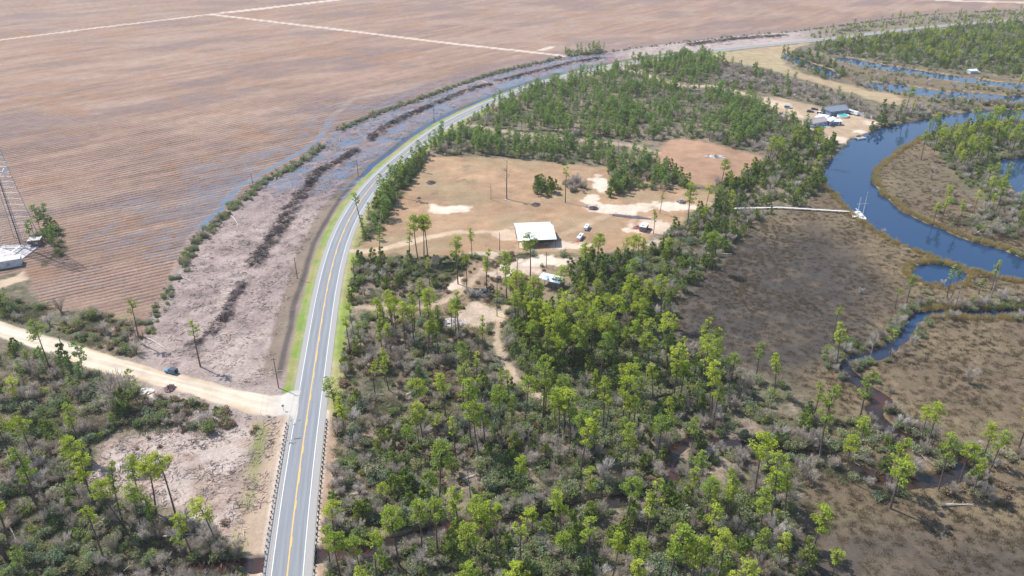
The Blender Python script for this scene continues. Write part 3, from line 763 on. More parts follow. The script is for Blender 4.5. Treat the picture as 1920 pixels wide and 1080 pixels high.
def gable(xpos, name, mat, y0, y1):
    g = MB(); zf = lambda yy: (EV + (RG - EV) * (yy + .3) / (half + .3) if yy < half else RG - (RG - EV) * (yy - half) / half) - .14
    ysg = [y0, half, y1] if y1 > half > y0 else [y0, y1]
    vs = []
    for t in (-.06, .06): vs += [(xpos + t, yy, 0) for yy in ysg] + [(xpos + t, yy, zf(yy)) for yy in ysg]
    n = len(ysg); a = n * 2
    out = list(range(n)) + list(range(2 * n - 1, n - 1, -1))
    fs = [tuple(out), tuple(i + a for i in reversed(out))]
    for i in range(len(out)): p_, q_ = out[i], out[(i + 1) % len(out)]; fs.append((q_, p_, p_ + a, q_ + a))
    g.add(vs, fs); return g.build(name, mat, root)
gable(L_ - .45, 'end_wall', M_DARKW, half * .45, half + back - .6)
gable(.35, 'end_wall', M_PLANK, half * .9, half + back - .6)
MB().box((L_ * .62, half * .42, 1.1), (L_ * .60, .14, 2.2)).build('front_wall', M_DARKW, root)
for xx in (.2, .2 + L_ * .24, .2 + L_ * .5, .2 + L_ * .75, L_ - .3):
    MB().box((xx, 0, EV / 2 - .1), (.2, .2, EV - .2)).build('post', M_BEAM, root)
MB().box((L_ / 2, 0.0, EV - .22), (L_ - .1, .12, .22)).build('eave_beam', M_BEAM, root)
for xx in (L_ * .55, L_ * .62, L_ * .75):
    MB().box((xx, half * .42 - .1, 1.75), (.7, .05, .7)).build('window', M_ROOFG, root)
# lean-to shed
zr, zf_ = 3.7, 2.7
a0 = P(1017.5, 509.7, zr); a1 = P(1062.5, 518.7, zr); b1 = P(1048, 532.5, zf_); b0 = P(1010, 523, zf_)
c0 = (a0 + a1 + b0 + b1) / 4; axs = ((a1 - a0) + (b1 - b0)); axs.z = 0; axs.normalize(); ays = Vector((-axs.y, axs.x, 0))
Ls = ((a1 - a0).length + (b1 - b0).length) / 2; Ws = abs((a0 - b0).dot(ays)) * .5 + abs((a1 - b1).dot(ays)) * .5
root = empty('lean_to_shed', (c0.x, c0.y, 0), math.atan2(axs.y, axs.x)); tag(root, 'small shed with a dark patched pale tin roof, below the barn in the clearing', 'shed')
mb = MB(); k = 5
prof = [(-Ws / 2, zf_), (-Ws * .18, zf_ + .55), (Ws * .12, zr - .05), (Ws / 2, zr - .25)]
for (y0, z0), (y1, z1) in zip(prof[:-1], prof[1:]): corr_roof(mb, (-Ls / 2, y1, z1), (Ls / 2, y1, z1), (Ls / 2, y0, z0), (-Ls / 2, y0, z0), 26, .04, .05)
rf = mb.build('roof', M_ROOFG, root)
mb = MB(); r2 = random.Random(3)
for k in range(16):
    xx = r2.uniform(Ls * .05, Ls * .42); yy = r2.uniform(-Ws * .42, -Ws * .05); z = zf_ + .09 + (yy + Ws / 2) / (Ws * .32) * .55 + .03
    n_ = 7; ang0 = r2.random() * 6
    out = [(xx + math.cos(ang0 + i * .9) * r2.uniform(.15, .55), yy + math.sin(ang0 + i * .9) * r2.uniform(.1, .4)) for i in range(n_)]
    mb.add([(u, v, zf_ + .10 + (v + Ws / 2) / (Ws * .32) * .55 + .03) for u, v in out], [tuple(range(n_))])
tag(mb.build('rust_patch', plain('dark_blue_rust', (.08, .10, .16), .8), root, loc=None), 'dark worn patches on the pale roof')
for xx in (-Ls / 2 + .2, -Ls * .2, Ls * .08):
    for yy, hh in ((-Ws / 2 + .2, zf_), (Ws / 2 - .3, zr - .3)): MB().tube([(xx, yy, 0), (xx, yy, hh)], .08, 6).build('post', M_BEAM, root)
MB().box((Ls * .3, 0, (zf_ - .1) / 2), (Ls * .38, Ws - .5, zf_ - .1)).build('wall', M_PLANK, root)
MB().box((Ls * .3, -Ws / 2 + .22, 1.0), (.9, .06, 1.9)).build('door', M_BEAM, root)

# ------------------------------------------------------------------ vehicles and yard things
M_TYRE = plain('tyre', (.025, .025, .025), .9)
M_GLASS = plain('dark_glass', (.02, .03, .04), .15, 0, .05, 1, .9)
M_CHROME = plain('wheel_rim', (.3, .3, .32), .4, .6)
def paintm(name, c): return plain(name, c, .3, .0, .06, 1, .7)
def vehicle(name, label, cat, px, py, ang, body_c, roof_c, L=4.3, Wd=1.8, H=1.8, boxy=True, group=None):
    g = P(px, py); root = empty(name, g, ang); tag(root, label, cat, group)
    mb_ = paintm('car_paint', body_c); mr = paintm('car_roof_paint', roof_c)
    b = MB(); l2, w2 = L / 2, Wd / 2
    prof = [(-l2, .45), (-l2, 1.0), (-l2 + .12, 1.08), (l2 * .28, 1.1), (l2 * .95, 1.0), (l2, .85), (l2, .45)]
    n = len(prof)
    vs = [(x, -w2, z) for x, z in prof] + [(x, w2, z) for x, z in prof]
    b.add(vs, [tuple(range(n)), tuple(range(2 * n - 1, n - 1, -1))] + [(i, i + n, (i + 1) % n + n, (i + 1) % n) for i in range(n)])
    for sx__ in (-1, 1):                                                             # flared wings
        for sy__ in (-1, 1): b.box((sx__ * l2 * .64, sy__ * (w2 + .04), .86), (.95, .22, .16))
    b.box((l2 + .08, 0, .5), (.16, Wd * .96, .2)); b.box((-l2 - .06, 0, .5), (.14, Wd * .96, .2))
    bo = b.build('body', mb_, root)
    ca = MB(); z0, z1 = 1.08, H
    xr, xf = -l2 * .97, l2 * .25; tw = w2 - (.06 if boxy else .18)
    xr2, xf2 = (xr + .06, xf - .22) if boxy else (xr + .5, xf - .55)
    vs = [(xr, -w2 + .04, z0), (xf, -w2 + .04, z0), (xf, w2 - .04, z0), (xr, w2 - .04, z0), (xr2, -tw, z1), (xf2, -tw, z1), (xf2, tw, z1), (xr2, tw, z1)]
    ca.add(vs, [(0, 1, 5, 4), (1, 2, 6, 5), (2, 3, 7, 6), (3, 0, 4, 7)]); ca.build('window', M_GLASS, root)
    ro = MB().box(((xr2 + xf2) / 2, 0, z1 + .03), (xf2 - xr2 + .06, tw * 2 + .04, .07)).build('roof', mr, root)
    for (ax_, ay_, bx_, by_) in ((xr, -w2 + .03, xr2, -tw), (xf, -w2 + .03, xf2, -tw), (xr, w2 - .03, xr2, tw), (xf, w2 - .03, xf2, tw), (-.2, -w2 + .02, -.25, -tw), (-.2, w2 - .02, -.25, tw)):
        MB().tube([(ax_, ay_, z0), (bx_, by_, z1)], .05, 5).build('pillar', mb_, root)
    for sx__ in (-1, 1):
        for sy__ in (-1, 1):
            w = MB().tube([(sx__ * l2 * .64, sy__ * (w2 - .2), .38), (sx__ * l2 * .64, sy__ * (w2 + .06), .38)], .40, 14).build('wheel', M_TYRE, root)
            r_ = MB().tube([(sx__ * l2 * .64, sy__ * (w2 + .05), .38), (sx__ * l2 * .64, sy__ * (w2 + .075), .38)], .22, 10).build('rim', M_CHROME, w)
    for sy__ in (-1, 1):
        MB().tube([(l2 - .02, sy__ * w2 * .68, .82), (l2 + .04, sy__ * w2 * .68, .82)], .1, 10).build('headlight', M_ROOFW, root)
        MB().box((-l2 - .02, sy__ * w2 * .82, .88), (.06, .14, .26)).build('tail_light', paintm('red_lens', (.4, .02, .02)), root)
    if boxy:
        sp = MB().tube([(-l2 - .05, .1, .98), (-l2 - .27, .1, .98)], .37, 14).build('spare_wheel', M_TYRE, root)
    return root
ang = math.atan2((P(338, 712) - P(289, 700)).y, (P(338, 712) - P(289, 700)).x) + math.pi
vehicle('parked_car', 'blue off-road car with a dark roof on the pale dirt road', 'car', 322, 699, ang, (.035, .22, .42), (.035, .05, .075))
def trailer(name, label, px, py, ang, L, c, c2, group=None):
    g = P(px, py); root = empty(name, g, ang); tag(root, label, 'trailer', group)
    mb = MB(); l2 = L / 2; Wd = 2.3; prof = [(-l2, .7), (-l2, 2.5), (-l2 + .25, 2.75), (l2 - .7, 2.75), (l2, 2.0), (l2, .9), (l2 - .3, .7)]
    n = len(prof); vs = [(x, -Wd / 2, z) for x, z in prof] + [(x, Wd / 2, z) for x, z in prof]
    mb.add(vs, [tuple(range(n)), tuple(range(2 * n - 1, n - 1, -1))] + [(i, i + n, (i + 1) % n + n, (i + 1) % n) for i in range(n)])
    mb.build('body', paintm('trailer_paint', c), root)
    MB().box((-.3, 0, 2.86), (L * .28, 1.1, .18)).build('roof_hatch', paintm('trailer_trim', c2), root)
    for sy__ in (-1, 1):
        MB().box((.2, sy__ * (Wd / 2 + .01), 1.9), (L * .32, .05, .6)).build('window', M_GLASS, root)
        for xx in (-.5, .4): MB().tube([(xx, sy__ * (Wd / 2 - .25), .38), (xx, sy__ * (Wd / 2), .38)], .38, 12).build('wheel', M_TYRE, root)
    MB().tube([(l2 - .2, .3, .6), (l2 + 1.1, 0, .55)], .06, 5).tube([(l2 - .2, -.3, .6), (l2 + 1.1, 0, .55)], .06, 5).build('tow_bar', M_BEAM, root)
    return root
dA = P(1104, 422) - P(1096, 434); trailer('travel_trailer', 'silver white trailer on the meadow right of the barn, the upper of two', 1100, 429, math.atan2(dA.y, dA.x), 6.5, (.72, .76, .85), (.3, .33, .4), 'trailers parked right of the barn').scale = (.8, .75, .62)
dA = P(1093, 438) - P(1082, 452); trailer('travel_trailer', 'long white trailer right of the barn, the lower of two, beside a red heap', 1088, 447, math.atan2(dA.y, dA.x), 7.5, (.78, .84, .93), (.15, .18, .25), 'trailers parked right of the barn').scale = (.85, .72, .6)
M_REDB = plain('brick_red_heap', (.42, .15, .10), .9, 0, .4, 1.2)
M_TWIG = plain('dead_branches', (.095, .078, .08), .95)
M_TWIGP = plain('bleached_branches', (.50, .45, .42), .95)
def rough_heap(name, label, cat, px, py, r, h, mat, seed, sticks=0, smat=None, stretch=1.0, ang=0.0):
    g = P(px, py); q = random.Random(seed); mb = MB(); n = 14; rings = 5; vs = []
    for k in range(rings):
        t = k / rings
        for i in range(n):
            a = 2 * math.pi * i / n; rr = r * (1 - t ** 1.4) * q.uniform(.75, 1.15)
            vs.append((math.cos(a) * rr * stretch, math.sin(a) * rr, h * t * q.uniform(.8, 1.1) - .05))
    vs.append((0, 0, h))
    fs = [(k * n + i, k * n + (i + 1) % n, (k + 1) * n + (i + 1) % n, (k + 1) * n + i) for k in range(rings - 1) for i in range(n)] + [((rings - 1) * n + i, (rings - 1) * n + (i + 1) % n, rings * n) for i in range(n)]
    mb.add(vs, fs)
    for k in range(sticks):
        a = q.random() * 6.28; b = q.random() * 6.28; rr = q.random() * r * .8; ln = q.uniform(.5, 1.3) * r * .7
        c = Vector((math.cos(a) * rr * stretch, math.sin(a) * rr, h * (1 - rr / r) * .9 + .1)); d = Vector((math.cos(b), math.sin(b), q.uniform(-.1, .5))) * ln
        mb.tube([c - d * .5, c + d * .5], q.uniform(.04, .11), 4, 1)
    o = mb.build(name, [mat, smat or mat], loc=(g.x, g.y, 0)); o.rotation_euler = (0, 0, ang); tag(o, label, cat); return o
rough_heap('dirt_heap', 'small brick red heap at the lower end of the long white trailer', 'heap', 1083, 452, 1.3, .8, M_REDB, 1)
rough_heap('scrap_heap', 'dark red scrap heap just left of the small pale roofed hut', 'heap', 1195, 427, 2.2, 1.1, plain('maroon_scrap', (.28, .10, .09), .9, 0, .5, 1.5), 2, 8, M_TWIG)
rough_heap('scrap_heap', 'small orange red heap just right of the small pale roofed hut', 'heap', 1218, 430, 1.5, .8, M_REDB, 3)
rough_heap('brush_pile', 'dark brush pile in the meadow left of the white sand strip', 'brush pile', 1113, 391, 2.8, 1.2, M_TWIG, 4, 26, M_TWIG)
rough_heap('brush_pile', 'grey brush pile at the upper edge of the sandy strip near the woods', 'brush pile', 1278, 379, 2.8, 1.3, M_TWIG, 5, 26, M_TWIGP)
rough_heap('brush_pile', 'lone dark brush pile in the upper left of the meadow', 'brush pile', 808, 343, 3.0, 1.2, M_TWIG, 6, 26, M_TWIG)
rough_heap('brush_pile', 'low dark brush pile above the barn near the puddles', 'brush pile', 1005, 384, 2.8, .8, M_TWIG, 7, 20, M_TWIG)
rough_heap('brush_pile', 'grey pile of branches in the middle of the upper reddish meadow', 'brush pile', 1341, 294, 4.0, 1.0, M_TWIGP, 8, 30, M_TWIG, 1.8)
rough_heap('brush_pile', 'small brush pile in the meadow below the barred puddles', 'brush pile', 786, 372, 1.5, .6, M_TWIG, 9, 12, M_TWIG)
rough_heap('log_pile', 'grey log pile in the clearing left of the lean-to shed', 'log pile', 902, 551, 4.2, 1.6, M_TWIG, 10, 44, M_TWIGP, 1.5)
rough_heap('log_pile', 'pale jumble of sawn logs in the lower part of the clearing', 'log pile', 850, 605, 3.2, 1.4, M_TWIGP, 11, 40, M_TWIGP, 1.5)
rough_heap('brush_pile', 'reddish dark brush heap below the dirt road beside the white sand mound', 'brush pile', 319, 728, 2.2, 1.0, plain('rusty_brush', (.20, .11, .11), .9, 0, .4, 2), 12, 26, M_TWIG)
rough_heap('brush_pile', 'dark brush pile with pale logs in the bare clearing behind the leaning pines', 'brush pile', 275, 875, 5.2, 1.7, M_TWIG, 13, 90, M_TWIGP, 1.4)
rough_heap('sand_mound', 'white sand mound under the dirt road beside the bare grey bushes', 'mound', 273, 735, 2.0, 1.5, plain('white_sand', (.74, .66, .58), .95, 0, .12, 1), 14, 0, None, 1.4)
# row of stacked posts right of the barn
g = P(1195, 408); lp = MB(); q = random.Random(5)
for k in range(70):
    t = q.random(); c = P(1152 + 66 * t, 404 + 7 * t) - g; c += Vector((q.uniform(-1, 1), q.uniform(-1, 1), q.uniform(.1, .5))); a = q.uniform(-.4, .3) - .25; d = Vector((math.cos(a), math.sin(a), 0)) * q.uniform(1, 2.6)
    lp.tube([c - d, c + d], q.uniform(.07, .15), 5)
tag(lp.build('log_row', plain('grey_poles', (.27, .23, .26), .9), loc=(g.x, g.y, 0)), 'long low row of grey logs across the meadow below the white sand strip', 'log row')
# little hut near the woods
g = P(1207, 431); root = empty('camper_hut', g, math.atan2(*(P(1212, 418) - P(1203, 430)).yx)); tag(root, 'small box hut with pale grey roof and blue patch between the red heaps', 'hut')
MB().box((0, 0, 1.2), (5.4, 2.9, 2.4)).build('wall', M_PLANK, root)
MB().box((0, 0, 2.5), (5.8, 3.3, .16)).build('roof', plain('pale_grey_roof', (.58, .58, .62), .6), root)
MB().box((-1.0, .4, 2.6), (1.0, .9, .05)).build('tarpaulin', paintm('blue_tarp', (.08, .25, .65)), root)
MB().box((.6, -1.47, 1.0), (.8, .06, 1.8)).build('door', M_BEAM, root)
def person(px, py, label, shirt, trousers):
    g = P(px, py); root = empty('person', g, .6); tag(root, label, 'person')
    me = bpy.data.meshes.new('body')
    J = [(0, 0, .95), (0, 0, 1.2), (0, 0, 1.42), (0, 0, 1.52), (0, 0, 1.66), (0, .0, 1.76), (.19, 0, 1.42), (.27, .02, 1.15), (.28, .12, .92), (-.19, 0, 1.42), (-.27, .02, 1.15), (-.26, .14, .95), (.10, 0, .9), (.12, .03, .5), (.13, 0, .08), (.13, .16, .03), (-.10, 0, .9), (-.13, -.04, .5), (-.14, -.08, .08), (-.14, .08, .03)]
    E_ = [(0, 1), (1, 2), (2, 3), (3, 4), (4, 5), (2, 6), (6, 7), (7, 8), (2, 9), (9, 10), (10, 11), (0, 12), (12, 13), (13, 14), (14, 15), (0, 16), (16, 17), (17, 18), (18, 19)]
    Rr = [.15, .14, .15, .06, .11, .09, .07, .05, .04, .07, .05, .04, .10, .07, .05, .04, .10, .07, .05, .04]
    me.from_pydata(J, E_, []); o = bpy.data.objects.new('body', me); col.objects.link(o); o.parent = root
    md = o.modifiers.new('skin', 'SKIN'); sv_ = me.skin_vertices[0].data
    for i, r_ in enumerate(Rr): sv_[i].radius = (r_, r_ * .8); sv_[i].use_root = (i == 0)
    o.modifiers.new('sub', 'SUBSURF').levels = 1
    m, nt, b = new_mat('clothing'); gg = nd(nt, 'ShaderNodeTexCoord'); s3 = nd(nt, 'ShaderNodeSeparateXYZ'); nt.links.new(gg.outputs['Object'], s3.inputs[0])
    nt.links.new(mix_n(nt, maprange(nt, s3.outputs[2], 1.5, 1.52), mix_n(nt, maprange(nt, s3.outputs[2], .93, .95), trousers, shirt), (.5, .32, .24)), b.inputs['Base Color'])
    me.materials.append(m)
person(1208, 460.5, 'person in a red top standing at the edge of the meadow near the woods', (.55, .06, .05), (.05, .06, .12))

# ------------------------------------------------------------------ boardwalk, dock and sailing boat
M_DECK = plain('bleached_deck_boards', (.62, .60, .60), .8, 0, .15, 4)
pa, pm_, pb = P(1372, 390.5, .9), P(1462, 388.5, .9), P(1594, 396.5, .9)
root = empty('boardwalk', (pa.x, pa.y, 0)); tag(root, 'long pale narrow boardwalk crossing the marsh from the woods to the river dock', 'boardwalk')
mb = MB()
for a_, b_ in ((pa, pm_), (pm_, pb)):
    d = b_ - a_; rz = math.atan2(d.y, d.x); c = (a_ + b_) / 2 - root.location
    n = int(d.length / .6)
    for k in range(n):
        p = a_.lerp(b_, (k + .5) / n) - root.location; mb.box((p.x, p.y, .9 + .001 * (k % 3)), (.56, 1.25, .06), rz)
mb.build('walkway', M_DECK, root)
pp = MB().tube([(0, 0, -1.2), (0, 0, 1.0)], .09, 6).mesh('pile', M_WOOD)
for a_, b_ in ((pa, pm_), (pm_, pb)):
    d = (b_ - a_); nrm = Vector((-d.y, d.x, 0)).normalized(); n = int(d.length / 4)
    for k in range(n):
        for s_i in (-.75, .75):
            p = a_.lerp(b_, (k + .5) / n) + nrm * s_i - root.location
            o = bpy.data.objects.new('pile', pp); col.objects.link(o); o.parent = root; o.location = (p.x, p.y, 0)
dk = [P(x, y, .7) for x, y in ((1594, 397), (1602.5, 396.8), (1609, 406), (1600, 407.5))]
g = sum(dk, Vector()) / 4
root = empty('dock', (g.x, g.y, 0)); tag(root, 'square grey floating dock at the river end of the boardwalk', 'dock')
mb = MB(); mb.prism([(p.x - g.x, p.y - g.y) for p in dk], .45, .7); mb.build('deck', M_DECK, root)
for p in dk: MB().tube([(p.x - g.x, p.y - g.y, -1.4), (p.x - g.x, p.y - g.y, 1.6)], .12, 6).build('pile', M_WOOD, root)
# boat
M_HULL = paintm('white_gelcoat', (.84, .85, .88)); M_HULLB = paintm('navy_boot_stripe', (.04, .08, .3))
bst, bbow = P(1605.5, 398, .6), P(1623, 413, .6)
d = bbow - bst; root = empty('sailboat', ((bst.x + bbow.x) / 2, (bst.y + bbow.y) / 2, -.5), math.atan2(d.y, d.x)); tag(root, 'white two-masted sailboat with bare masts moored at the dock in the river', 'sailboat')
LB = max(10.5, d.length); secs = [(-.5, .30, .95), (-.38, .40, .85), (-.15, .47, .75), (.1, .46, .8), (.3, .33, .95), (.43, .15, 1.1), (.5, .015, 1.25)]
def hull(z_lo, z_hi_off, widen, name, mat, parent):
    vs = []; mb = MB()
    for t, w_, fb in secs:
        hw_ = w_ * 1.75 * 2.0 / 1.0 * .5 * 2
        hw_ = w_ * 3.5
        vs += [(t * LB, -hw_ * widen, z_hi_off * fb + .45), (t * LB * .97, -hw_ * .8 * widen, z_lo), (t * LB * .97, hw_ * .8 * widen, z_lo), (t * LB, hw_ * widen, z_hi_off * fb + .45)]
    n = len(secs); fs = []
    for k in range(n - 1):
        i = k * 4
        fs += [(i, i + 4, i + 5, i + 1), (i + 1, i + 5, i + 6, i + 2), (i + 2, i + 6, i + 7, i + 3), (i + 3, i + 7, i + 4, i)]
    fs += [(0, 1, 2, 3), tuple((n - 1) * 4 + j for j in (3, 2, 1, 0))]
    mb.add(vs, fs); return mb.build(name, mat, parent)
hl = hull(-.3, 1.0, 1.0, 'hull', M_HULL, root); hull(-.35, .0, .93, 'boot_stripe', M_HULLB, hl)
MB().box((-.02 * LB, 0, 1.65), (LB * .30, 2.1, .6), 0, 0, .82).build('cabin', M_HULL, root)
MB().box((-.30 * LB, 0, 1.8), (LB * .2, 2.2, .9), 0, 0, .85).build('pilothouse', M_HULL, root)
for sy__ in (-1, 1): MB().box((-.02 * LB, sy__ * 1.0, 1.7), (LB * .2, .06, .22)).build('window', M_GLASS, root)
MB().box((-.185 * LB, 0, 1.95), (.06, 1.6, .4)).build('windscreen', M_GLASS, root)
MB().box((.2 * LB, 0, 1.4), (.6, .6, .1)).build('hatch', M_GLASS, root)
def mast(x, h, sp, name='mast'):
    mk = MB().tube([(x, 0, 1.2), (x, 0, h)], [.13, .09], 8).build(name, M_HULL, root)
    MB().tube([(x, -1.3, sp), (x, 1.3, sp)], .06, 5).build('spreader', M_HULL, mk)
    MB().tube([(x, 0, 2.6), (x - LB * .25, 0, 2.6)], .11, 6).build('boom', M_HULL, mk)
mast(.12 * LB, 14.2, 8.2); mast(-.36 * LB, 9.6, 6.0)
mb = MB()
for a_, b_ in (((.5 * LB, 0, 1.7), (.12 * LB, 0, 14.1)), ((-.5 * LB, 0, 1.5), (-.36 * LB, 0, 9.5)), ((.12 * LB, 1.6, 1.2), (.12 * LB, 0, 14.1)), ((.12 * LB, -1.6, 1.2), (.12 * LB, 0, 14.1)), ((-.36 * LB, 0, 9.5), (.12 * LB, 0, 14.1))): mb.tube([a_, b_], .02, 4)
mb.build('rigging', M_WIRE, root)
# pontoon by the homestead
g = P(1613, 258.5); root = empty('pontoon_dock', (g.x, g.y, -.5), .35); tag(root, 'small pale floating pontoon on the river bank below the houses', 'pontoon')
for s_i in (-1, 1): MB().box((0, s_i * 1.5, .3), (6.5, .8, .6)).build('float', M_DECK, root)
MB().box((0, 0, .68), (6.8, 4.0, .12)).build('deck', plain('pontoon_boards', (.36, .34, .36), .9), root)
MB().tube([(-2.8, 1.8, .7), (-2.8, 1.8, 1.9), (2.8, 1.8, 1.9), (2.8, 1.8, .7)], .07, 5).build('railing', M_HULL, root)
# fallen white trunk in the marsh

# ------------------------------------------------------------------ homestead by the river
M_SHING = plain('grey_shingles', (.25, .28, .35), .9, 0, .15, 2)
M_SHTAN = plain('tan_shingles', (.42, .37, .36), .9, 0, .15, 2)
M_BLUEW = plain('slate_blue_siding', (.15, .21, .32), .8)
M_LBLUE = plain('pale_blue_siding', (.42, .48, .60), .8)
def house(name, label, px, py, ang, L, Wd, hw, hr, mw, mr, cat='house', wins=3, porch=False):
    g = P(px, py); root = empty(name, g, ang); tag(root, label, cat)
    MB().box((0, 0, hw / 2), (L, Wd, hw)).build('wall', mw, root)
    r = MB(); o = .45; X = L / 2 + o; Y = Wd / 2 + o; z0 = hw - .12
    r.add([(-X, -Y, z0), (X, -Y, z0), (X, Y, z0), (-X, Y, z0), (-X, 0, hr), (X, 0, hr)], [(0, 1, 5, 4), (3, 4, 5, 2), (0, 4, 3), (1, 2, 5), (0, 3, 2, 1)])
    rf = r.build('roof', mr, root); MB().box((0, 0, hr + .02), (2 * X, .3, .08)).build('ridge', mr, rf)
    for k in range(wins):
        xx = -L / 2 + L * (k + .6) / (wins + .2)
        f = MB().box((xx, -Wd / 2 - .02, hw * .55), (1.5, .1, 1.3)).build('window', M_ROOFW, root)
        MB().box((xx, -Wd / 2 - .08, hw * .55), (1.25, .05, 1.05)).build('pane', M_GLASS, f)
    f = MB().box((L / 2 + .02, 0, hw * .55), (.1, 1.6, 1.3)).build('window', M_ROOFW, root); MB().box((L / 2 + .08, 0, hw * .55), (.05, 1.3, 1.05)).build('pane', M_GLASS, f)
    dr = MB().box((L * .3, -Wd / 2 - .03, 1.05), (1.0, .1, 2.1)).build('door', M_ROOFW, root); MB().box((L * .3 + .35, -Wd / 2 - .1, 1.0), (.08, .06, .12)).build('handle', M_BLACK, dr)
    return root
def angpx(a, b): d = P(*b) - P(*a); return math.atan2(d.y, d.x)
hA = angpx((1548, 218), (1581, 214))
house('house', 'slate blue house with a large grey shingled roof behind the round pool', 1564, 213, hA, 15.5, 9.5, 3.4, 6.0, M_BLUEW, M_SHING)
hB = angpx((1516, 240), (1543, 235))
house('house', 'small house with pale siding and tan grey roof at the left front of the homestead', 1528, 235, hB, 14.5, 8.0, 3.3, 5.2, M_LBLUE, M_SHTAN)
house('garage', 'dark blue outbuilding under the white carport roof in front of the pool', 1561, 233, hB - .35, 9, 6, 2.8, 3.6, M_BLUEW, M_ROOFW, 'outbuilding', 2)
def canopy(label, corners, zt, grp):
    cs = [P(x, y, zt) for x, y in corners]; g = sum(cs, Vector()) / len(cs)
    root = empty('carport', (g.x, g.y, 0)); tag(root, label, 'carport')
    MB().prism([(c.x - g.x, c.y - g.y) for c in cs][::-1], zt - .1, zt).build('roof', M_ROOFW, root)
    for c in cs: MB().box(((c.x - g.x) * .94, (c.y - g.y) * .94, (zt - .1) / 2), (.15, .15, zt - .1)).build('post', M_ROOFW, root)
canopy('white flat carport roof between the two houses, the left of two', [(1527, 219.5), (1536, 213), (1556, 216), (1546, 223)], 3.2, 'a')
canopy('white flat carport roof in front of the blue house, the right and lower of two', [(1545, 223), (1562, 218), (1568, 222), (1557, 228)], 3.6, 'a')
g = P(1580, 219); root = empty('swimming_pool', g); tag(root, 'round above ground swimming pool with turquoise water', 'swimming pool')
mb = MB(); n = 32; ro, ri = 3.9, 3.65
vs = []
for i in range(n):
    a = 2 * math.pi * i / n
    for r_, z in ((ro, 0), (ro, 1.35), (ri, 1.35), (ri, 0)): vs.append((math.cos(a) * r_, math.sin(a) * r_, z))
mb.add(vs, [(i * 4 + j, ((i + 1) % n) * 4 + j, ((i + 1) % n) * 4 + j + 1, i * 4 + j + 1) for i in range(n) for j in range(3)])
mb.build('pool_wall', M_ROOFW, root)
m, nt, b = new_mat('pool_water'); b.inputs['Base Color'].default_value = (.04, .50, .42, 1); b.inputs['Roughness'].default_value = .08
MB().tube([(0, 0, .9), (0, 0, 1.2)], 3.64, 32).build('pool_water', m, root)
MB().box((3.9, 1.5, 1.0), (1.6, 2.6, .14), .4).build('pool_deck', M_DECK, root)
trailer('travel_trailer', 'long white trailer parked between the round pool and the riverside fence', 1597, 214, angpx((1587, 212), (1606, 217)), 10.5, (.8, .82, .86), (.6, .6, .65))
g = P(1606, 216); e = P(1645, 225); root = empty('garden_fence', g, math.atan2((e - g).y, (e - g).x)); tag(root, 'pale blue white panel fence running from the trailer towards the river trees', 'fence')
ln = (e - g).length; n = 9
for k in range(n): MB().box((ln * (k + .5) / n, 0, 1.0), (ln / n - .25, .08, 1.7)).build('panel', M_LBLUE if k % 3 else M_ROOFW, root)
for k in range(n + 1): MB().box((ln * k / n, 0, 1.0), (.14, .14, 2.0)).build('post', M_ROOFW, root)
vehicle('parked_car', 'light blue pickup like car parked on the sandy drive left of the homestead', 'car', 1478, 203, -.5, (.25, .45, .6), (.2, .3, .4), 5.5, 2.0, 1.9)
vehicle('parked_car', 'black car parked on the grass at the left edge of the homestead, nearer of two', 'car', 1519, 210.5, -.3, (.03, .035, .04), (.03, .03, .035), 4.8, 1.9, 1.6, False, 'cars at the homestead')
vehicle('parked_car', 'dark purple grey car just behind the black car at the homestead', 'car', 1527, 206, -.3, (.10, .06, .09), (.2, .18, .22), 4.8, 1.9, 1.6, False, 'cars at the homestead')
vehicle('parked_car', 'white van by the left end of the blue house', 'van', 1537, 214, .6, (.7, .72, .75), (.75, .77, .8), 4.8, 1.9, 2.0, True, 'cars at the homestead')
rough_heap('garden_clutter', 'pile of pale red and white garden clutter right of the dark outbuilding', 'clutter', 1572, 229, 3.0, 1.1, plain('mixed_clutter', (.5, .36, .34), .9, 0, .7, 1.5), 21, 30, M_TWIGP)
rough_heap('garden_clutter', 'small pale heap behind the round pool', 'clutter', 1578, 212.5, 1.5, 1.2, plain('pale_clutter', (.6, .5, .5), .9, 0, .5, 1.5), 22, 12, M_TWIGP)
g = P(1544, 239); root = empty('paddling_pool', g); tag(root, 'small turquoise paddling pool on the lawn below the houses', 'paddling pool')
MB().tube([(0, 0, 0), (0, 0, .5)], 1.4, 20).build('rim', paintm('turquoise_vinyl', (.1, .5, .5)), root); MB().tube([(0, 0, .3), (0, 0, .52)], 1.2, 20).build('pool_water', m, root)
rough_heap('garden_clutter', 'white and dark heap beside the paddling pool on the lawn', 'clutter', 1551, 238, 1.8, 1.0, plain('white_clutter', (.65, .6, .62), .9, 0, .5, 1.5), 23, 10, M_TWIG)
g = P(1512, 219); root = empty('picket_fence', g, .0); tag(root, 'short row of white fence pickets left of the carports', 'fence')
for k in range(9): MB().box((k * .75, 0, .75), (.14, .14, 1.5)).build('picket', M_ROOFW, root)
MB().box((3, .1, 1.2), (6.2, .06, .1)).build('rail', M_ROOFW, root)
rough_heap('storage_shed', 'small pale heap of sheets in the grey trees left of the homestead', 'clutter', 1467, 217, 2.2, 1.5, plain('pale_sheet', (.6, .58, .6), .8, 0, .3, 1), 24)
g = P(1822, 137); root = empty('house', g, .2); tag(root, 'white cabin half hidden in the far woods on the bank of the upper creek', 'cabin'); root.scale = (.7, .7, .6)
MB().box((0, 0, 2), (10, 7, 4)).build('wall', M_LBLUE, root); MB().add([], []) if False else None
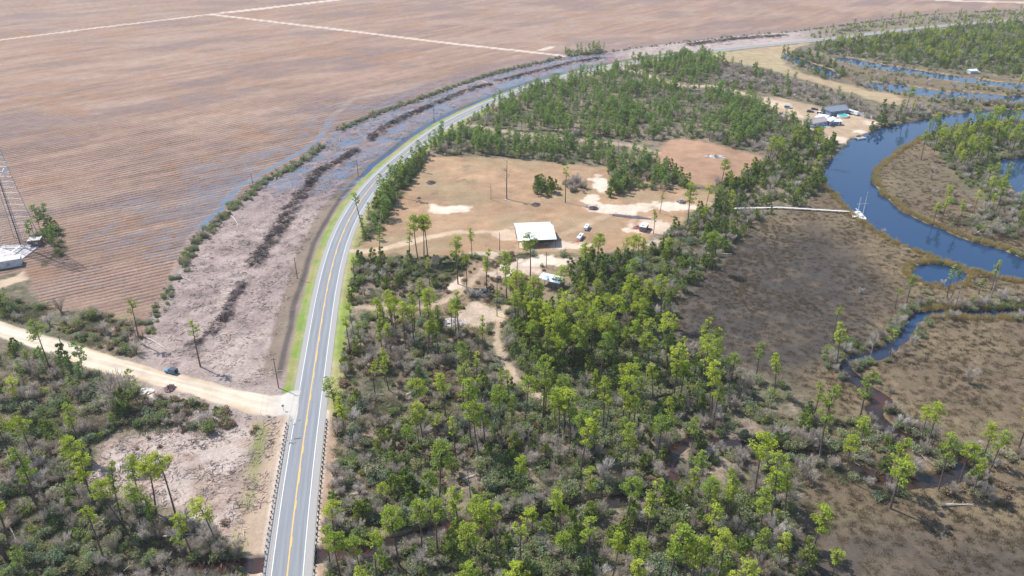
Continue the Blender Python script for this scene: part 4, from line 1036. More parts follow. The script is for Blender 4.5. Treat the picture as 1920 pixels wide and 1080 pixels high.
r_ = MB(); r_.add([(-5.5, -4, 3.9), (5.5, -4, 3.9), (5.5, 4, 3.9), (-5.5, 4, 3.9), (-5.5, 0, 6), (5.5, 0, 6)], [(0, 1, 5, 4), (3, 4, 5, 2), (0, 4, 3), (1, 2, 5), (0, 3, 2, 1)]); r_.build('roof', M_ROOFW, root)
MB().box((7, -1, 2), (3.5, 6, .3)).build('deck', M_ROOFW, root)

# ------------------------------------------------------------------ mast and equipment huts on the left
M_TOWER = plain('galvanised_lattice', (.42, .45, .50), .5, .3, .2, .8)
M_SHELT = plain('pale_stained_plaster', (.62, .62, .66), .8, 0, .35, .8)
c = P(46, 464); side = 11.5; H = 64.0
root = empty('communication_tower', (c.x - side / 2, c.y + side / 2, 0), 0); tag(root, 'steel lattice radio tower with white antennas leaning out of the left edge of the view', 'tower')
def lw(z): return side / 2 * (1 - z / H) + 1.6 * (z / H)
legm = []
for sx__ in (-1, 1):
    for sy__ in (-1, 1): MB().tube([(sx__ * lw(0), sy__ * lw(0), 0), (sx__ * lw(H), sy__ * lw(H), H)], [.16, .09], 8).build('leg', M_TOWER, root)
zs = [0]
while zs[-1] < H - 3: zs.append(min(H, zs[-1] + max(2.2, lw(zs[-1]) * .62)))
for fi in range(4):
    b = MB()
    for k, z in enumerate(zs):
        a_ = lw(z); cs = [(-a_, -a_), (a_, -a_), (a_, a_), (-a_, a_)]; p0, p1 = cs[fi], cs[(fi + 1) % 4]
        if k: b.tube([(*p0, z), (*p1, z)], .055, 5)
        if k < len(zs) - 1:
            z2 = zs[k + 1]; a2 = lw(z2); c2 = [(-a2, -a2), (a2, -a2), (a2, a2), (-a2, a2)]; q0, q1 = c2[fi], c2[(fi + 1) % 4]
            b.tube([(*p0, z), ((q0[0] + q1[0]) / 2, (q0[1] + q1[1]) / 2, z2)], .05, 5); b.tube([(*p1, z), ((q0[0] + q1[0]) / 2, (q0[1] + q1[1]) / 2, z2)], .05, 5)
    b.build('bracing', M_TOWER, root)
for z, a in ((28, 0), (31, 1), (36, 2), (40, 0), (41, 3), (47, 1), (52, 0), (56, 2)):
    x_ = lw(z) + .7
    p_ = [(x_, 0), (0, x_), (x_, x_ * .6), (x_, -x_ * .7)][a]
    q_ = MB().tube([(p_[0], p_[1], z - 1.2), (p_[0], p_[1], z + 1.2)], .3, 8).box((p_[0] - .5, p_[1], z), (1.0, .08, .08)); q_.build('antenna', M_ROOFW, root)
MB().tube([(lw(34) + .4, .5, 34), (lw(34) + .9, .3, 34)], [.9, 1.0], 16).build('dish', M_ROOFW, root)
lad = MB()
for s_i in (-.25, .25): lad.tube([(lw(0) - .8 + s_i, -lw(0) + .1, 0), (lw(H) - .3 + s_i * .5, -lw(H), H)], .05, 4)
lad.tube([(lw(0) - 1.6, -lw(0) + .3, 0), (lw(60), -lw(60), 60)], .18, 6); lad.build('cable_run', M_BLACK, root)
def hut(name, label, p_r, p_l, L, Wd, h, mw, mr, extra=0):
    a = P(*p_r); b_ = P(*p_l); d = (b_ - a).normalized(); rz = math.atan2(d.y, d.x)
    cn = a + d * L / 2 + Vector((d.y, -d.x, 0)) * Wd / 2
    root = empty(name, (cn.x, cn.y, 0), rz); tag(root, label, 'hut')
    MB().box((0, 0, h / 2), (L, Wd, h)).build('wall', mw, root)
    MB().box((0, 0, h + .12), (L + .5, Wd + .5, .24)).build('roof', mr, root)
    MB().box((L * .3, Wd / 2 + .03, 1.1), (1.1, .08, 2.1)).build('door', M_POST, root)
    MB().box((-L * .2, Wd / 2 + .2, 1.6), (1.2, .45, 1.0)).build('cooling_unit', M_CONC, root)
    return root
hut('equipment_shelter', 'long pale stained equipment building at the foot of the lattice tower', (41, 498), (0, 505), 15, 5, 3.1, M_SHELT, plain('pale_flat_roof', (.52, .50, .50), .9, 0, .2, .6))
hut('equipment_hut', 'small brown hut with a cream flat roof right of the tower base', (77, 461), (57, 463), 4.6, 4.2, 2.8, plain('brown_cladding', (.20, .13, .12), .9), plain('cream_roof', (.62, .56, .52), .8))
g = P(25, 478); root = empty('tower_yard', g); tag(root, 'pale concrete pad with cable trays between the tower and the equipment building', 'concrete pad')
MB().box((-2, 2, .12), (17, 13, .28)).build('pad', plain('stained_concrete', (.50, .46, .46), .95, 0, .4, .5), root)
MB().box((0, 2.5, 1.6), (.8, 9, .15)).build('cable_tray', M_ROOFW, root); MB().box((-2, 6.5, 1.6), (13, .6, .15)).build('cable_tray', M_TOWER, root)
for xx, yy in ((0, -1.5), (0, 6), (-7, 6.5), (4, 6.5)): MB().tube([(xx, yy, .2), (xx, yy, 1.6)], .07, 5).build('post', M_TOWER, root)
a_, b_ = P(0, 466), P(60, 468)
# ------------------------------------------------------------------ vegetation: leaf kit
def leaf_mat(name, cols, trans=.35, rough=.7):
    m = bpy.data.materials.new(name); m.use_nodes = True; nt = m.node_tree; nt.nodes.clear()
    out = nd(nt, 'ShaderNodeOutputMaterial'); oi = nd(nt, 'ShaderNodeObjectInfo')
    rp = nd(nt, 'ShaderNodeValToRGB'); nt.links.new(oi.outputs['Random'], rp.inputs[0])
    e = rp.color_ramp.elements
    while len(e) < len(cols): e.new(.5)
    for i, c_ in enumerate(cols): e[i].position = i / (len(cols) - 1); e[i].color = (*c_, 1)
    at = nd(nt, 'ShaderNodeAttribute', attribute_name='tint')
    s_ = nd(nt, 'ShaderNodeVectorMath', operation='SCALE'); nt.links.new(rp.outputs[0], s_.inputs[0]); nt.links.new(at.outputs['Fac'], s_.inputs['Scale'])
    d = nd(nt, 'ShaderNodeBsdfDiffuse'); nt.links.new(s_.outputs[0], d.inputs[0])
    if trans > 0:
        t = nd(nt, 'ShaderNodeBsdfTranslucent'); nt.links.new(s_.outputs[0], t.inputs[0])
        mx = nd(nt, 'ShaderNodeMixShader'); mx.inputs[0].default_value = trans
        nt.links.new(d.outputs[0], mx.inputs[1]); nt.links.new(t.outputs[0], mx.inputs[2]); nt.links.new(mx.outputs[0], out.inputs[0])
    else: nt.links.new(d.outputs[0], out.inputs[0])
    return m
ML = {
 'weed': leaf_mat('dry_weeds', [(.30, .25, .16), (.20, .25, .12), (.34, .27, .20), (.17, .22, .12)], .35),
 'fall': leaf_mat('deadfall_wood', [(.46, .40, .36), (.56, .50, .46), (.26, .21, .19), (.38, .33, .30)], .0),
 'pine': leaf_mat('pine_needles', [(.38, .47, .06), (.47, .54, .07), (.30, .40, .07), (.52, .57, .09), (.26, .36, .08)], .45),
 'young': leaf_mat('young_pine_needles', [(.24, .37, .10), (.31, .43, .10), (.20, .32, .11), (.38, .46, .12)], .48),
 'cedar': leaf_mat('cedar_foliage', [(.20, .28, .06), (.27, .34, .07), (.17, .25, .09), (.33, .36, .08)], .42),
 'shrub': leaf_mat('shrub_leaves', [(.28, .32, .17), (.35, .36, .16), (.24, .31, .20), (.42, .41, .27), (.20, .28, .11), (.34, .38, .12)], .42),
 'marshy': leaf_mat('dry_reed', [(.20, .155, .105), (.16, .125, .09), (.24, .185, .115), (.14, .125, .08)], .4),
 'bare': leaf_mat('bare_twigs', [(.46, .40, .34), (.54, .48, .43), (.36, .29, .23), (.62, .57, .53)], .35),
 'brown': leaf_mat('dead_bracken', [(.31, .22, .15), (.36, .27, .18), (.27, .20, .15), (.34, .30, .17)], .35),
 'palm': leaf_mat('palmetto_fronds', [(.12, .17, .05), (.16, .20, .06), (.10, .15, .06)], .25),
 'stick': leaf_mat('scattered_sticks', [(.44, .36, .32), (.34, .27, .24), (.26, .21, .19), (.58, .49, .44)], .0),
 'char': leaf_mat('charred_sticks', [(.03, .028, .03), (.06, .05, .055), (.14, .11, .11), (.42, .33, .30)], .0),
}
M_BARK = plain('pine_bark', (.13, .095, .085), .95, 0, .3, 2)
M_BARKG = plain('grey_bark', (.26, .23, .21), .95, 0, .3, 2)
def cards(q, cen, size, up=0.0, aspect=1.0):
    """many small leaf-sized quads, random tilt; up > 0 lays them flatter"""
    n = len(cen)
    nr = q.normal(size=(n, 3)); nr[:, 2] = nr[:, 2] + up * np.sign(nr[:, 2] + .3); nr /= np.linalg.norm(nr, axis=1)[:, None]
    t = np.cross(nr, q.normal(size=(n, 3))); t /= np.linalg.norm(t, axis=1)[:, None]
    b = np.cross(nr, t)
    s = (size * q.uniform(.6, 1.4, n))[:, None]
    v = np.stack([cen - t * s - b * s * aspect, cen + t * s - b * s * aspect * .6, cen + t * s * .7 + b * s * aspect, cen - t * s * .8 + b * s * aspect * .7], 1)
    return v.reshape(-1, 3)
def leaf_mesh(name, V, mat, tint):
    me = bpy.data.meshes.new(name); n = len(V) // 4
    me.vertices.add(4 * n); me.vertices.foreach_set('co', V.astype(np.float32).ravel())
    me.loops.add(4 * n); me.loops.foreach_set('vertex_index', np.arange(4 * n, dtype=np.int32))
    me.polygons.add(n); me.polygons.foreach_set('loop_start', np.arange(0, 4 * n, 4, dtype=np.int32))
    at = me.attributes.new('tint', 'FLOAT', 'POINT'); at.data.foreach_set('value', np.repeat(tint, 4).astype(np.float32))
    me.update(calc_edges=True); me.materials.append(mat); return me
def blob(q, c, r, n, flat=.7):
    d = q.normal(size=(n, 3)); d /= np.linalg.norm(d, axis=1)[:, None]
    return np.array(c) + d * (r * q.uniform(.45, 1.0, n) ** .6)[:, None] * np.array([1, 1, flat])
def make_pine(seed, H=16.0, cr=2.7, c0=.62, dens=24, lean=.03, kind='pine', sparse=1.0, base_r=.23):
    q = np.random.default_rng(seed); tb = MB()
    lx, ly = q.normal(0, lean * H, 2); bend = q.normal(0, .25, 2)
    def tp(t): return np.array([lx * t + bend[0] * math.sin(t * 3.1), ly * t + bend[1] * math.sin(t * 3.1), H * t])
    tb.tube([tp(t) for t in (-.03, .2, .4, .6, .8, .97)], [base_r * t for t in (1, .83, .72, .6, .43, .17)], 7)
    cs = []; nb = int(dens * sparse * 1.45)
    for k in range(nb):
        t = c0 + (1 - c0) * (k + q.random()) / nb
        u = (t - c0) / (1 - c0)
        R_ = cr * (math.sin(math.pi * min(1, .22 + .70 * u)) ** .7) * q.uniform(.45, 1.08)
        a = q.random() * 6.283; base = tp(t * .985); e = base + np.array([math.cos(a) * R_, math.sin(a) * R_, R_ * q.uniform(.1, .45)])
        tb.tube([base, (base + e) / 2 + [0, 0, -.1], e], [.06, .045, .02], 4)
        cs.append((e, q.uniform(.75, 1.2) * cr / 2.7, a))
        if R_ > cr * .55: cs.append(((base + e) / 2 + q.normal(0, .2, 3), q.uniform(.5, .85) * cr / 2.7, a))
    cs.append((tp(1.0), .8 * cr / 2.7, 0))
    V = []; T = []
    for e, r, a in cs:
        r *= .84; n = int(66 * r * r) + 9; pts = blob(q, e, r, n, .6); V.append(cards(q, pts, .125, .5, .8)); T.append(np.full(n, q.uniform(.72, 1.22)))
    # a few dead stubs below the crown
    for k in range(5):
        t = q.uniform(c0 * .5, c0); a = q.random() * 6.28; b = tp(t); tb.tube([b, b + [math.cos(a) * .9, math.sin(a) * .9, .1]], [.035, .015], 4)
    return leaf_mesh('crown', np.vstack(V), ML[kind], np.concatenate(T)), tb.mesh('trunk', M_BARK)
def make_cone(seed, H, cr, kind, n=620, size=.17, power=.8, base=.08, bark=M_BARK, lobes=26):
    q = np.random.default_rng(seed); tb = MB(); tb.tube([(0, 0, -.3), (.05, 0, H * .5), (0, .03, H * .96)], [.14, .09, .02], 6)
    V = []; T = []
    for k in range(lobes):
        u = base + (1 - base) * (k + q.random() * .8) / lobes; R_ = cr * (1 - u) ** power * q.uniform(.55, 1.1); a = k * 2.4 + q.normal(0, .4)
        e = np.array([math.cos(a) * R_ * .72, math.sin(a) * R_ * .72, H * u]); r = max(.3, cr * .42 * (1 - u * .6)) * q.uniform(.75, 1.2)
        if k % 3 == 0: tb.tube([(0, 0, H * u - .2), e], [.04, .015], 4)
        m_ = n // lobes; V.append(cards(q, blob(q, e, r, m_, .9), size, .1)); T.append(np.full(m_, q.uniform(.7, 1.25)))
    return leaf_mesh('crown', np.vstack(V), ML[kind], np.concatenate(T)), tb.mesh('trunk', bark)
def make_shrub(seed, r=1.5, h=1.7, kind='shrub', n=330, size=.14, up=.2, lobes=9):
    q = np.random.default_rng(seed); V = []; T = []; tb = MB()
    for k in range(lobes):
        a = q.random() * 6.28; rr = r * .62 * math.sqrt(q.random()); z = h * q.uniform(.3, .72); e = (math.cos(a) * rr, math.sin(a) * rr, z)
        tb.tube([(0, 0, -.1), (e[0] * .6, e[1] * .6, z * .5), e], [.05, .035, .015], 4)
        m_ = n // lobes; V.append(cards(q, blob(q, e, r * q.uniform(.36, .55), m_, .85), size, up)); T.append(np.full(m_, q.uniform(.65, 1.3)))
    return leaf_mesh('foliage', np.vstack(V), ML[kind], np.concatenate(T)), tb.mesh('stem', M_BARKG if kind == 'bare' else M_BARK)
def twig_cards(q, pts, d, ln, w):
    n = len(pts); d = d / np.linalg.norm(d, axis=1)[:, None]; s = np.cross(d, q.normal(size=(n, 3))); s /= np.linalg.norm(s, axis=1)[:, None]
    l_ = (ln * q.uniform(.5, 1.3, n))[:, None]
    return np.stack([pts - s * w, pts + s * w, pts + d * l_ + s * w * .3, pts + d * l_ - s * w * .3], 1).reshape(-1, 3)
def make_bare(seed, H=5.0, r=2.0, n=420, w=.035, trunk=True):
    q = np.random.default_rng(seed); tb = MB(); V = []; T = []
    for k in range(11):
        a = q.random() * 6.28; sp = q.uniform(.2, 1) * r; top = np.array([math.cos(a) * sp, math.sin(a) * sp, H * q.uniform(.6, .95)])
        mid = top * [.45, .45, .5]; tb.tube([(0, 0, -.2), mid, top], [.09 if trunk else .05, .05, .015], 4)
        m_ = n // 11; t = q.uniform(.3, 1, m_)[:, None]; p = mid * (1 - t) + top * t + q.normal(0, .12 * r, (m_, 3))
        d = (p - [0, 0, H * .2]) * [1, 1, .8] + q.normal(0, .6, (m_, 3)); V.append(twig_cards(q, p, d, .55, w)); T.append(np.full(m_, q.uniform(.75, 1.25)))
    return leaf_mesh('twigs', np.vstack(V), ML['bare'], np.concatenate(T)), tb.mesh('trunk', M_BARKG)
def make_tuft(seed, kind, n, r, h, w=.05, spread=.5):
    q = np.random.default_rng(seed); p = np.stack([q.normal(0, r, n), q.normal(0, r, n), np.zeros(n)], 1); d = np.stack([q.normal(0, spread, n), q.normal(0, spread, n), np.ones(n)], 1)
    return leaf_mesh('tuft', twig_cards(q, p, d, h, w), ML[kind], q.uniform(.7, 1.3, n))
def make_sticks(seed, kind, n, r, ln, h=.2):
    q = np.random.default_rng(seed); mb = MB()
    for k in range(n):
        c_ = Vector((q.normal(0, r), q.normal(0, r), abs(q.normal(0, h)))); a = q.random() * 6.28; d = Vector((math.cos(a), math.sin(a), q.normal(0, .15))) * ln * q.uniform(.3, 1.2)
        mb.tube([c_ - d / 2, c_ + d / 2], q.uniform(.03, .09), 3)
    me = mb.mesh('sticks', ML[kind]); at = me.attributes.new('tint', 'FLOAT', 'POINT'); at.data.foreach_set('value', np.repeat(q.uniform(.6, 1.3, n), 6).astype(np.float32)); return me
PROTO = {
 'pine': [make_pine(100 + i, 16, (1.9, 2.25, 1.7, 2.5, 2.0, 1.6, 2.3, 2.1)[i], (.60, .66, .55, .70, .62, .50, .68, .58)[i], (19, 17, 21, 18, 20, 24, 16, 20)[i]) for i in range(8)],
 'thin': [make_pine(130 + i, 15, 1.45, (.66, .72, .6, .76)[i], 11, .04) for i in range(4)],
 'young': [make_pine(200 + i, 8.5 + .6 * (i % 2), (1.5, 1.75, 1.35, 1.6, 1.85, 1.45)[i], (.30, .38, .24, .42, .34, .28)[i], (17, 18, 15, 16, 19, 16)[i], .015, 'young', base_r=.10) for i in range(6)],
 'cedar': [make_cone(230 + i, 5.6 + .6 * (i % 3), 2.3 + .2 * (i % 2), 'cedar', 760, .17, .34, .10, lobes=14) for i in range(6)],
 'shrub': [make_shrub(300 + i, 1.75 + .3 * (i % 3), 2.1 + .4 * (i % 3), n=520, size=.115) for i in range(7)],
 'bare': [make_bare(340 + i, 3.2 + .8 * (i % 3), 2.0, n=640, w=.04) for i in range(5)],
 'brown': [make_shrub(370 + i, 1.3, 1.2, 'brown', 200, .13) for i in range(3)],
 'palm': [make_shrub(390 + i, 1.0, 1.0, 'palm', 110, .20, .1, 6) for i in range(3)],
 'snag': [make_bare(420 + i, 8.5, 1.2, 60, .03) for i in range(3)],
 'weed': [(make_tuft(440 + i, 'weed', 80, .75, .55, .055, .8),) for i in range(4)],
 'fall': [(make_sticks(450 + i, 'fall', 5, 1.6, 4.2, .5),) for i in range(4)],
}
HGT = {'pine': 16, 'thin': 15, 'young': 8.8, 'cedar': 6.0, 'shrub': 2.4, 'bare': 5, 'brown': 1.5, 'palm': 1.3, 'snag': 9.5, 'weed': .6, 'fall': 1}
def make_snag(seed):
    q = np.random.default_rng(seed); tb = MB(); H = 9.5
    tb.tube([(0, 0, -.3), (.1, 0, H * .5), (.1, .15, H)], [.19, .14, .05], 6); V = []; T = []
    for k in range(12):
        t = q.uniform(.45, 1); a = q.random() * 6.28; L_ = q.uniform(.5, 1.5); b = np.array([.1, .1 * t, H * t]); e = b + [math.cos(a) * L_, math.sin(a) * L_, .5]
        tb.tube([b, e], [.07, .03], 4); tb.tube([e, e + q.normal(0, .4, 3)], [.03, .012], 4); p = e + q.normal(0, .15, (6, 3)); V.append(twig_cards(q, p, q.normal(0, 1, (6, 3)), .4, .03)); T.append(np.ones(6))
    return leaf_mesh('twigs', np.vstack(V), ML['bare'], np.concatenate(T)), tb.mesh('trunk', M_BARKG)
PROTO['snag'] = [make_snag(420 + i) for i in range(3)]

# ------------------------------------------------------------------ where the plants stand
def poly(*p): return GP(p)
REG = [
 # (name phrase, polygon, {kind: plants per 100 m2}, clumping)
 ('in the scrub between highway and sandy trail', poly((632, 598), (700, 592), (800, 592), (860, 625), (915, 640), (935, 700), (985, 745), (1040, 760), (1040, 860), (610, 860), (618, 740)), dict(pine=.95, thin=.35, cedar=.5, shrub=7.5, bare=3.2, brown=6, palm=4), .4),
 ('in the dense woods right of the sandy trail', poly((960, 585), (1040, 560), (1100, 560), (1235, 610), (1290, 655), (1380, 692), (1350, 770), (1200, 780), (1060, 760), (985, 725), (950, 680), (940, 620)), dict(pine=1.7, cedar=2.4, shrub=8, bare=1.2, palm=3), .25),
 ('in the woods above the reddish creek', poly((610, 860), (1040, 860), (1040, 760), (1350, 770), (1300, 815), (1250, 835), (1240, 905), (1060, 950), (850, 975), (740, 1000), (640, 1020), (592, 1020)), dict(pine=.95, thin=.3, cedar=1.4, shrub=9, bare=3.6, brown=2, palm=3), .35),
 ('in the woods below the reddish creek', poly((596, 1045), (740, 1025), (850, 1002), (1060, 965), (1270, 930), (1400, 940), (1490, 980), (1520, 1080), (1560, 1240), (1200, 1330), (585, 1330)), dict(pine=1.15, thin=.2, cedar=1.2, shrub=9, bare=2.0, palm=3), .3),
 ('in the woods along the marsh creek', poly((1350, 770), (1380, 692), (1480, 722), (1545, 790), (1620, 790), (1700, 815), (1830, 850), (1925, 850), (2050, 900), (2050, 950), (1925, 935), (1820, 925), (1700, 945), (1600, 900), (1510, 905), (1480, 960), (1490, 980), (1400, 940), (1262, 925), (1262, 845), (1300, 815)), dict(pine=1.15, cedar=.8, shrub=6.5, bare=3.0, brown=1), .5),
 ('in the belt beside the dark marsh', poly((1035, 560), (1070, 505), (1110, 478), (1215, 472), (1258, 435), (1335, 388), (1400, 392), (1430, 405), (1390, 440), (1350, 485), (1310, 525), (1265, 562), (1235, 610), (1100, 560)), dict(pine=.28, cedar=2.6, shrub=8, bare=2.2, palm=2), .3),
 ('in the evergreen wood before the river', poly((1335, 388), (1345, 362), (1335, 350), (1390, 335), (1420, 315), (1445, 294), (1500, 262), (1520, 248), (1580, 268), (1560, 290), (1545, 317), (1545, 345), (1500, 392), (1440, 404), (1400, 392)), dict(cedar=3.4, shrub=5.5, bare=1.8, pine=.12), .3),
 ('in the palmetto scrub below the driveway', poly((652, 490), (700, 484), (800, 482), (880, 482), (930, 478), (960, 500), (920, 520), (880, 520), (845, 525), (815, 560), (700, 572), (660, 580), (640, 580), (640, 530)), dict(pine=.25, thin=.2, cedar=1.0, shrub=3.8, palm=8, brown=4, bare=1.2, young=.5), .45),
 ('around the sandy shed clearing', YARD, dict(pine=.18, shrub=1.5, palm=1.2, brown=3.5, bare=.5), .5),
 ('in the row along the highway bend', poly((672, 462), (668, 440), (700, 392), (725, 350), (762, 305), (785, 285), (800, 292), (795, 322), (768, 350), (742, 392), (718, 432), (690, 458)), dict(young=3.6, thin=.3, cedar=1.6, shrub=4), .1),
 ('in the plantation above the meadow', poly((798, 290), (822, 255), (870, 233), (950, 248), (1090, 264), (1180, 275), (1225, 292), (1240, 320), (1170, 316), (1100, 309), (1000, 300), (900, 291)), dict(young=3.9, shrub=2.2, bare=.6), .2),
 ('in the plantation behind the firebreak', poly((835, 242), (900, 208), (955, 188), (1050, 152), (1110, 138), (1165, 132), (1215, 148), (1285, 168), (1330, 168), (1400, 185), (1450, 240), (1400, 275), (1330, 262), (1240, 262), (1180, 268), (1090, 258), (960, 243), (880, 232)), dict(young=3.0, shrub=1.6, bare=1.0, cedar=.15), .35),
 ('above the homestead drive', poly((1175, 120), (1205, 116), (1215, 112), (1330, 108), (1345, 140), (1330, 155), (1285, 158), (1240, 145)), dict(young=3.2, shrub=1, bare=.4), .15),
 ('in the mixed wood behind the reddish meadow', poly((1400, 185), (1420, 192), (1470, 222), (1520, 248), (1490, 262), (1445, 290), (1370, 276), (1330, 262), (1400, 262), (1430, 235)), dict(young=.9, cedar=.7, shrub=3.0, bare=3.2), .3),
 ('in the grey leafless wood above the homestead', poly((1335, 112), (1400, 128), (1450, 140), (1500, 160), (1560, 176), (1610, 192), (1650, 208), (1690, 208), (1700, 222), (1650, 234), (1620, 222), (1560, 206), (1540, 198), (1480, 184), (1410, 172), (1370, 165), (1340, 155)), dict(bare=4.2, shrub=1.3, young=.25, cedar=.25), .25),
 ('in the leafless scrub beside the homestead drive', poly((1340, 172), (1400, 185), (1440, 195), (1440, 205), (1480, 235), (1430, 232), (1400, 200), (1350, 185)), dict(bare=4, shrub=1.5, young=.5), .3),
 ('in the clump amid the meadow', poly((1003, 350), (1020, 345), (1040, 350), (1050, 368), (1030, 370), (1008, 366)), dict(cedar=3.5, young=1.2, shrub=2), .0),
 ('in the grey bushes beside the meadow clump', poly((1055, 345), (1080, 338), (1103, 350), (1100, 362), (1075, 364), (1058, 360)), dict(bare=6.5, shrub=2), .0),
 ('in the tree spur reaching the meadow', poly((1140, 318), (1170, 318), (1230, 318), (1250, 312), (1275, 330), (1300, 352), (1240, 358), (1200, 356), (1150, 372), (1125, 370), (1150, 350)), dict(cedar=2.6, young=2.0, shrub=3, bare=1.4), .25),
 ('beside the garden of the homestead', poly((1620, 230), (1650, 226), (1690, 222), (1700, 228), (1650, 242), (1625, 252)), dict(shrub=5, cedar=1.6, bare=1), .1),
 ('in the riverside thicket left of the river bend', poly((1700, 208), (1850, 190), (2000, 190), (2050, 200), (1850, 204), (1800, 210), (1747, 217), (1700, 226), (1690, 215)), dict(shrub=3.2, bare=2.6, cedar=.5, pine=.1), .3),
 ('in the woods beyond the upper creeks', poly((1520, 92), (1570, 82), (1650, 72), (1740, 60), (1830, 50), (1925, 42), (2150, 30), (2200, 150), (1925, 148), (1830, 135), (1740, 125), (1640, 112), (1560, 104)), dict(pine=1.1, shrub=4.2, bare=1.0, young=.8, cedar=1.2), .3),
 ('beyond the far stretch of highway', poly((1500, 72), (1560, 56), (1650, 44), (1750, 32), (1850, 28), (2100, 18), (2100, 24), (1903, 33), (1813, 40), (1713, 49), (1613, 60), (1540, 70)), dict(pine=.5, shrub=1.6, young=.5, bare=.3), .4),
 ('in the wood inside the river bend', poly((1728, 258), (1765, 248), (1850, 235), (1925, 230), (2150, 222), (2150, 288), (1925, 292), (1872, 298), (1860, 315), (1875, 340), (1890, 372), (1850, 375), (1800, 335), (1750, 290)), dict(pine=1.5, shrub=6.0, bare=1.8, cedar=.9), .25),
 ('on the far river bank', poly((1850, 375), (1890, 372), (1960, 376), (2100, 390), (2100, 470), (1990, 480), (1890, 445), (1800, 420), (1830, 400)), dict(pine=.7, shrub=2.4, bare=1.8, cedar=.15), .4),
 ('scattered on the river bend marsh', poly((1760, 385), (1830, 395), (1830, 440), (1760, 425)), dict(pine=.35, bare=.6, shrub=.4), .2),
 ('in the thickets below the dirt road', poly((-320, 640), (0, 655), (60, 660), (130, 690), (230, 712), (262, 750), (215, 800), (180, 840), (-320, 860)), dict(shrub=8.5, bare=3.0, young=.9, cedar=.5, pine=.12, brown=2), .35),
 ('in the lower left woods', poly((-320, 860), (180, 840), (165, 905), (222, 938), (300, 955), (390, 985), (450, 1030), (490, 1045), (480, 1100), (455, 1330), (-300, 1330)), dict(pine=.30, thin=.5, shrub=6.2, bare=5.2, brown=3, palm=3, cedar=.25), .3),
 ('between dirt road and bare clearing', poly((262, 740), (345, 745), (400, 758), (462, 780), (455, 798), (410, 812), (330, 818), (250, 812), (215, 800)), dict(brown=8, shrub=2.4, bare=2.6, palm=2), .4),
 ('along the top edge of the dirt road', poly((-200, 540), (0, 575), (30, 565), (110, 580), (250, 600), (270, 640), (300, 680), (260, 682), (200, 664), (120, 636), (0, 596), (-200, 545)), dict(brown=5, shrub=1.8, palm=1.5, bare=.8), .5),
 ('at the left corner above the dirt road', poly((-200, 555), (-60, 558), (0, 565), (60, 577), (90, 588), (60, 596), (0, 594), (-150, 580)), dict(shrub=5, cedar=1.4, young=.6), .2),
 ('beside the tower yard', poly((72, 436), (108, 430), (120, 450), (112, 480), (100, 500), (70, 498), (66, 488)), dict(cedar=1.0, young=1.6, shrub=2.5), .0),
 ('along the far hedge line of the clearing', poly((1062, 98), (1130, 94), (1140, 97), (1085, 106), (1060, 106)), dict(young=1.6, shrub=3), .1),
 ('on the bank above the marsh channel', poly((1672, 600), (1690, 575), (1740, 566), (1800, 572), (1925, 566), (2050, 560), (2050, 572), (1925, 580), (1860, 582), (1780, 580), (1730, 582), (1700, 600), (1672, 640), (1655, 648)), dict(shrub=8, bare=2.5), .1),
 ('on the marsh point by the pond', poly((1690, 545), (1740, 535), (1800, 535), (1830, 512), (1925, 540), (1925, 565), (1790, 568), (1700, 565)), dict(shrub=1.2, bare=.9, pine=.12), .4),
 ('around the bend of the marsh channel', poly((1548, 662), (1570, 640), (1600, 640), (1620, 660), (1600, 672), (1565, 690), (1550, 690)), dict(shrub=7, bare=2.5), .1),
 ('beside the upper creeks', poly((1470, 96), (1500, 96), (1540, 112), (1575, 135), (1580, 150), (1545, 150), (1500, 128), (1465, 110)), dict(shrub=2.4, cedar=.8, bare=1.2, young=.3), .2),
 ('between the upper creeks and the far lawn', poly((1590, 150), (1660, 150), (1720, 165), (1800, 172), (1800, 176), (1700, 168), (1650, 172), (1600, 160)), dict(bare=1.6, shrub=1.0, cedar=.1), .3),
 ('around the ends of the upper creeks', poly((1800, 158), (1930, 172), (2100, 180), (2100, 202), (1860, 200), (1760, 190), (1780, 182), (1860, 190), (1880, 178)), dict(shrub=2.2, pine=.15, bare=1.2), .3),
]
# sparse marsh bushes
REG.append(('scattered over the open marsh', MARSH, dict(shrub=.012, bare=.03), .5))
REG.append(('scattered on the grassy river bend', MARSH2, dict(shrub=.08, bare=.12), .5))
REG.append(('in the marsh between the upper creeks', MARSH3, dict(shrub=.5, bare=.6), .5))
REG.append(('at the edge of the bare clearing', CUT, dict(brown=.35, bare=.1), .5))

DENS = dict(pine=1.75, thin=1.3, young=1.9, cedar=1.75, shrub=2.0, bare=1.9, brown=2.2, palm=1.6, snag=1, weed=1, fall=1)
for _r in REG:
    if _r[2].get('shrub', 0) > 1.4:
        _n = P(*(960, 540)) and GP and _r[1][:, 1].min() < 330
        _r[2].update(snag=.09, weed=52 if _n else 0, fall=.55 if _n else .2)

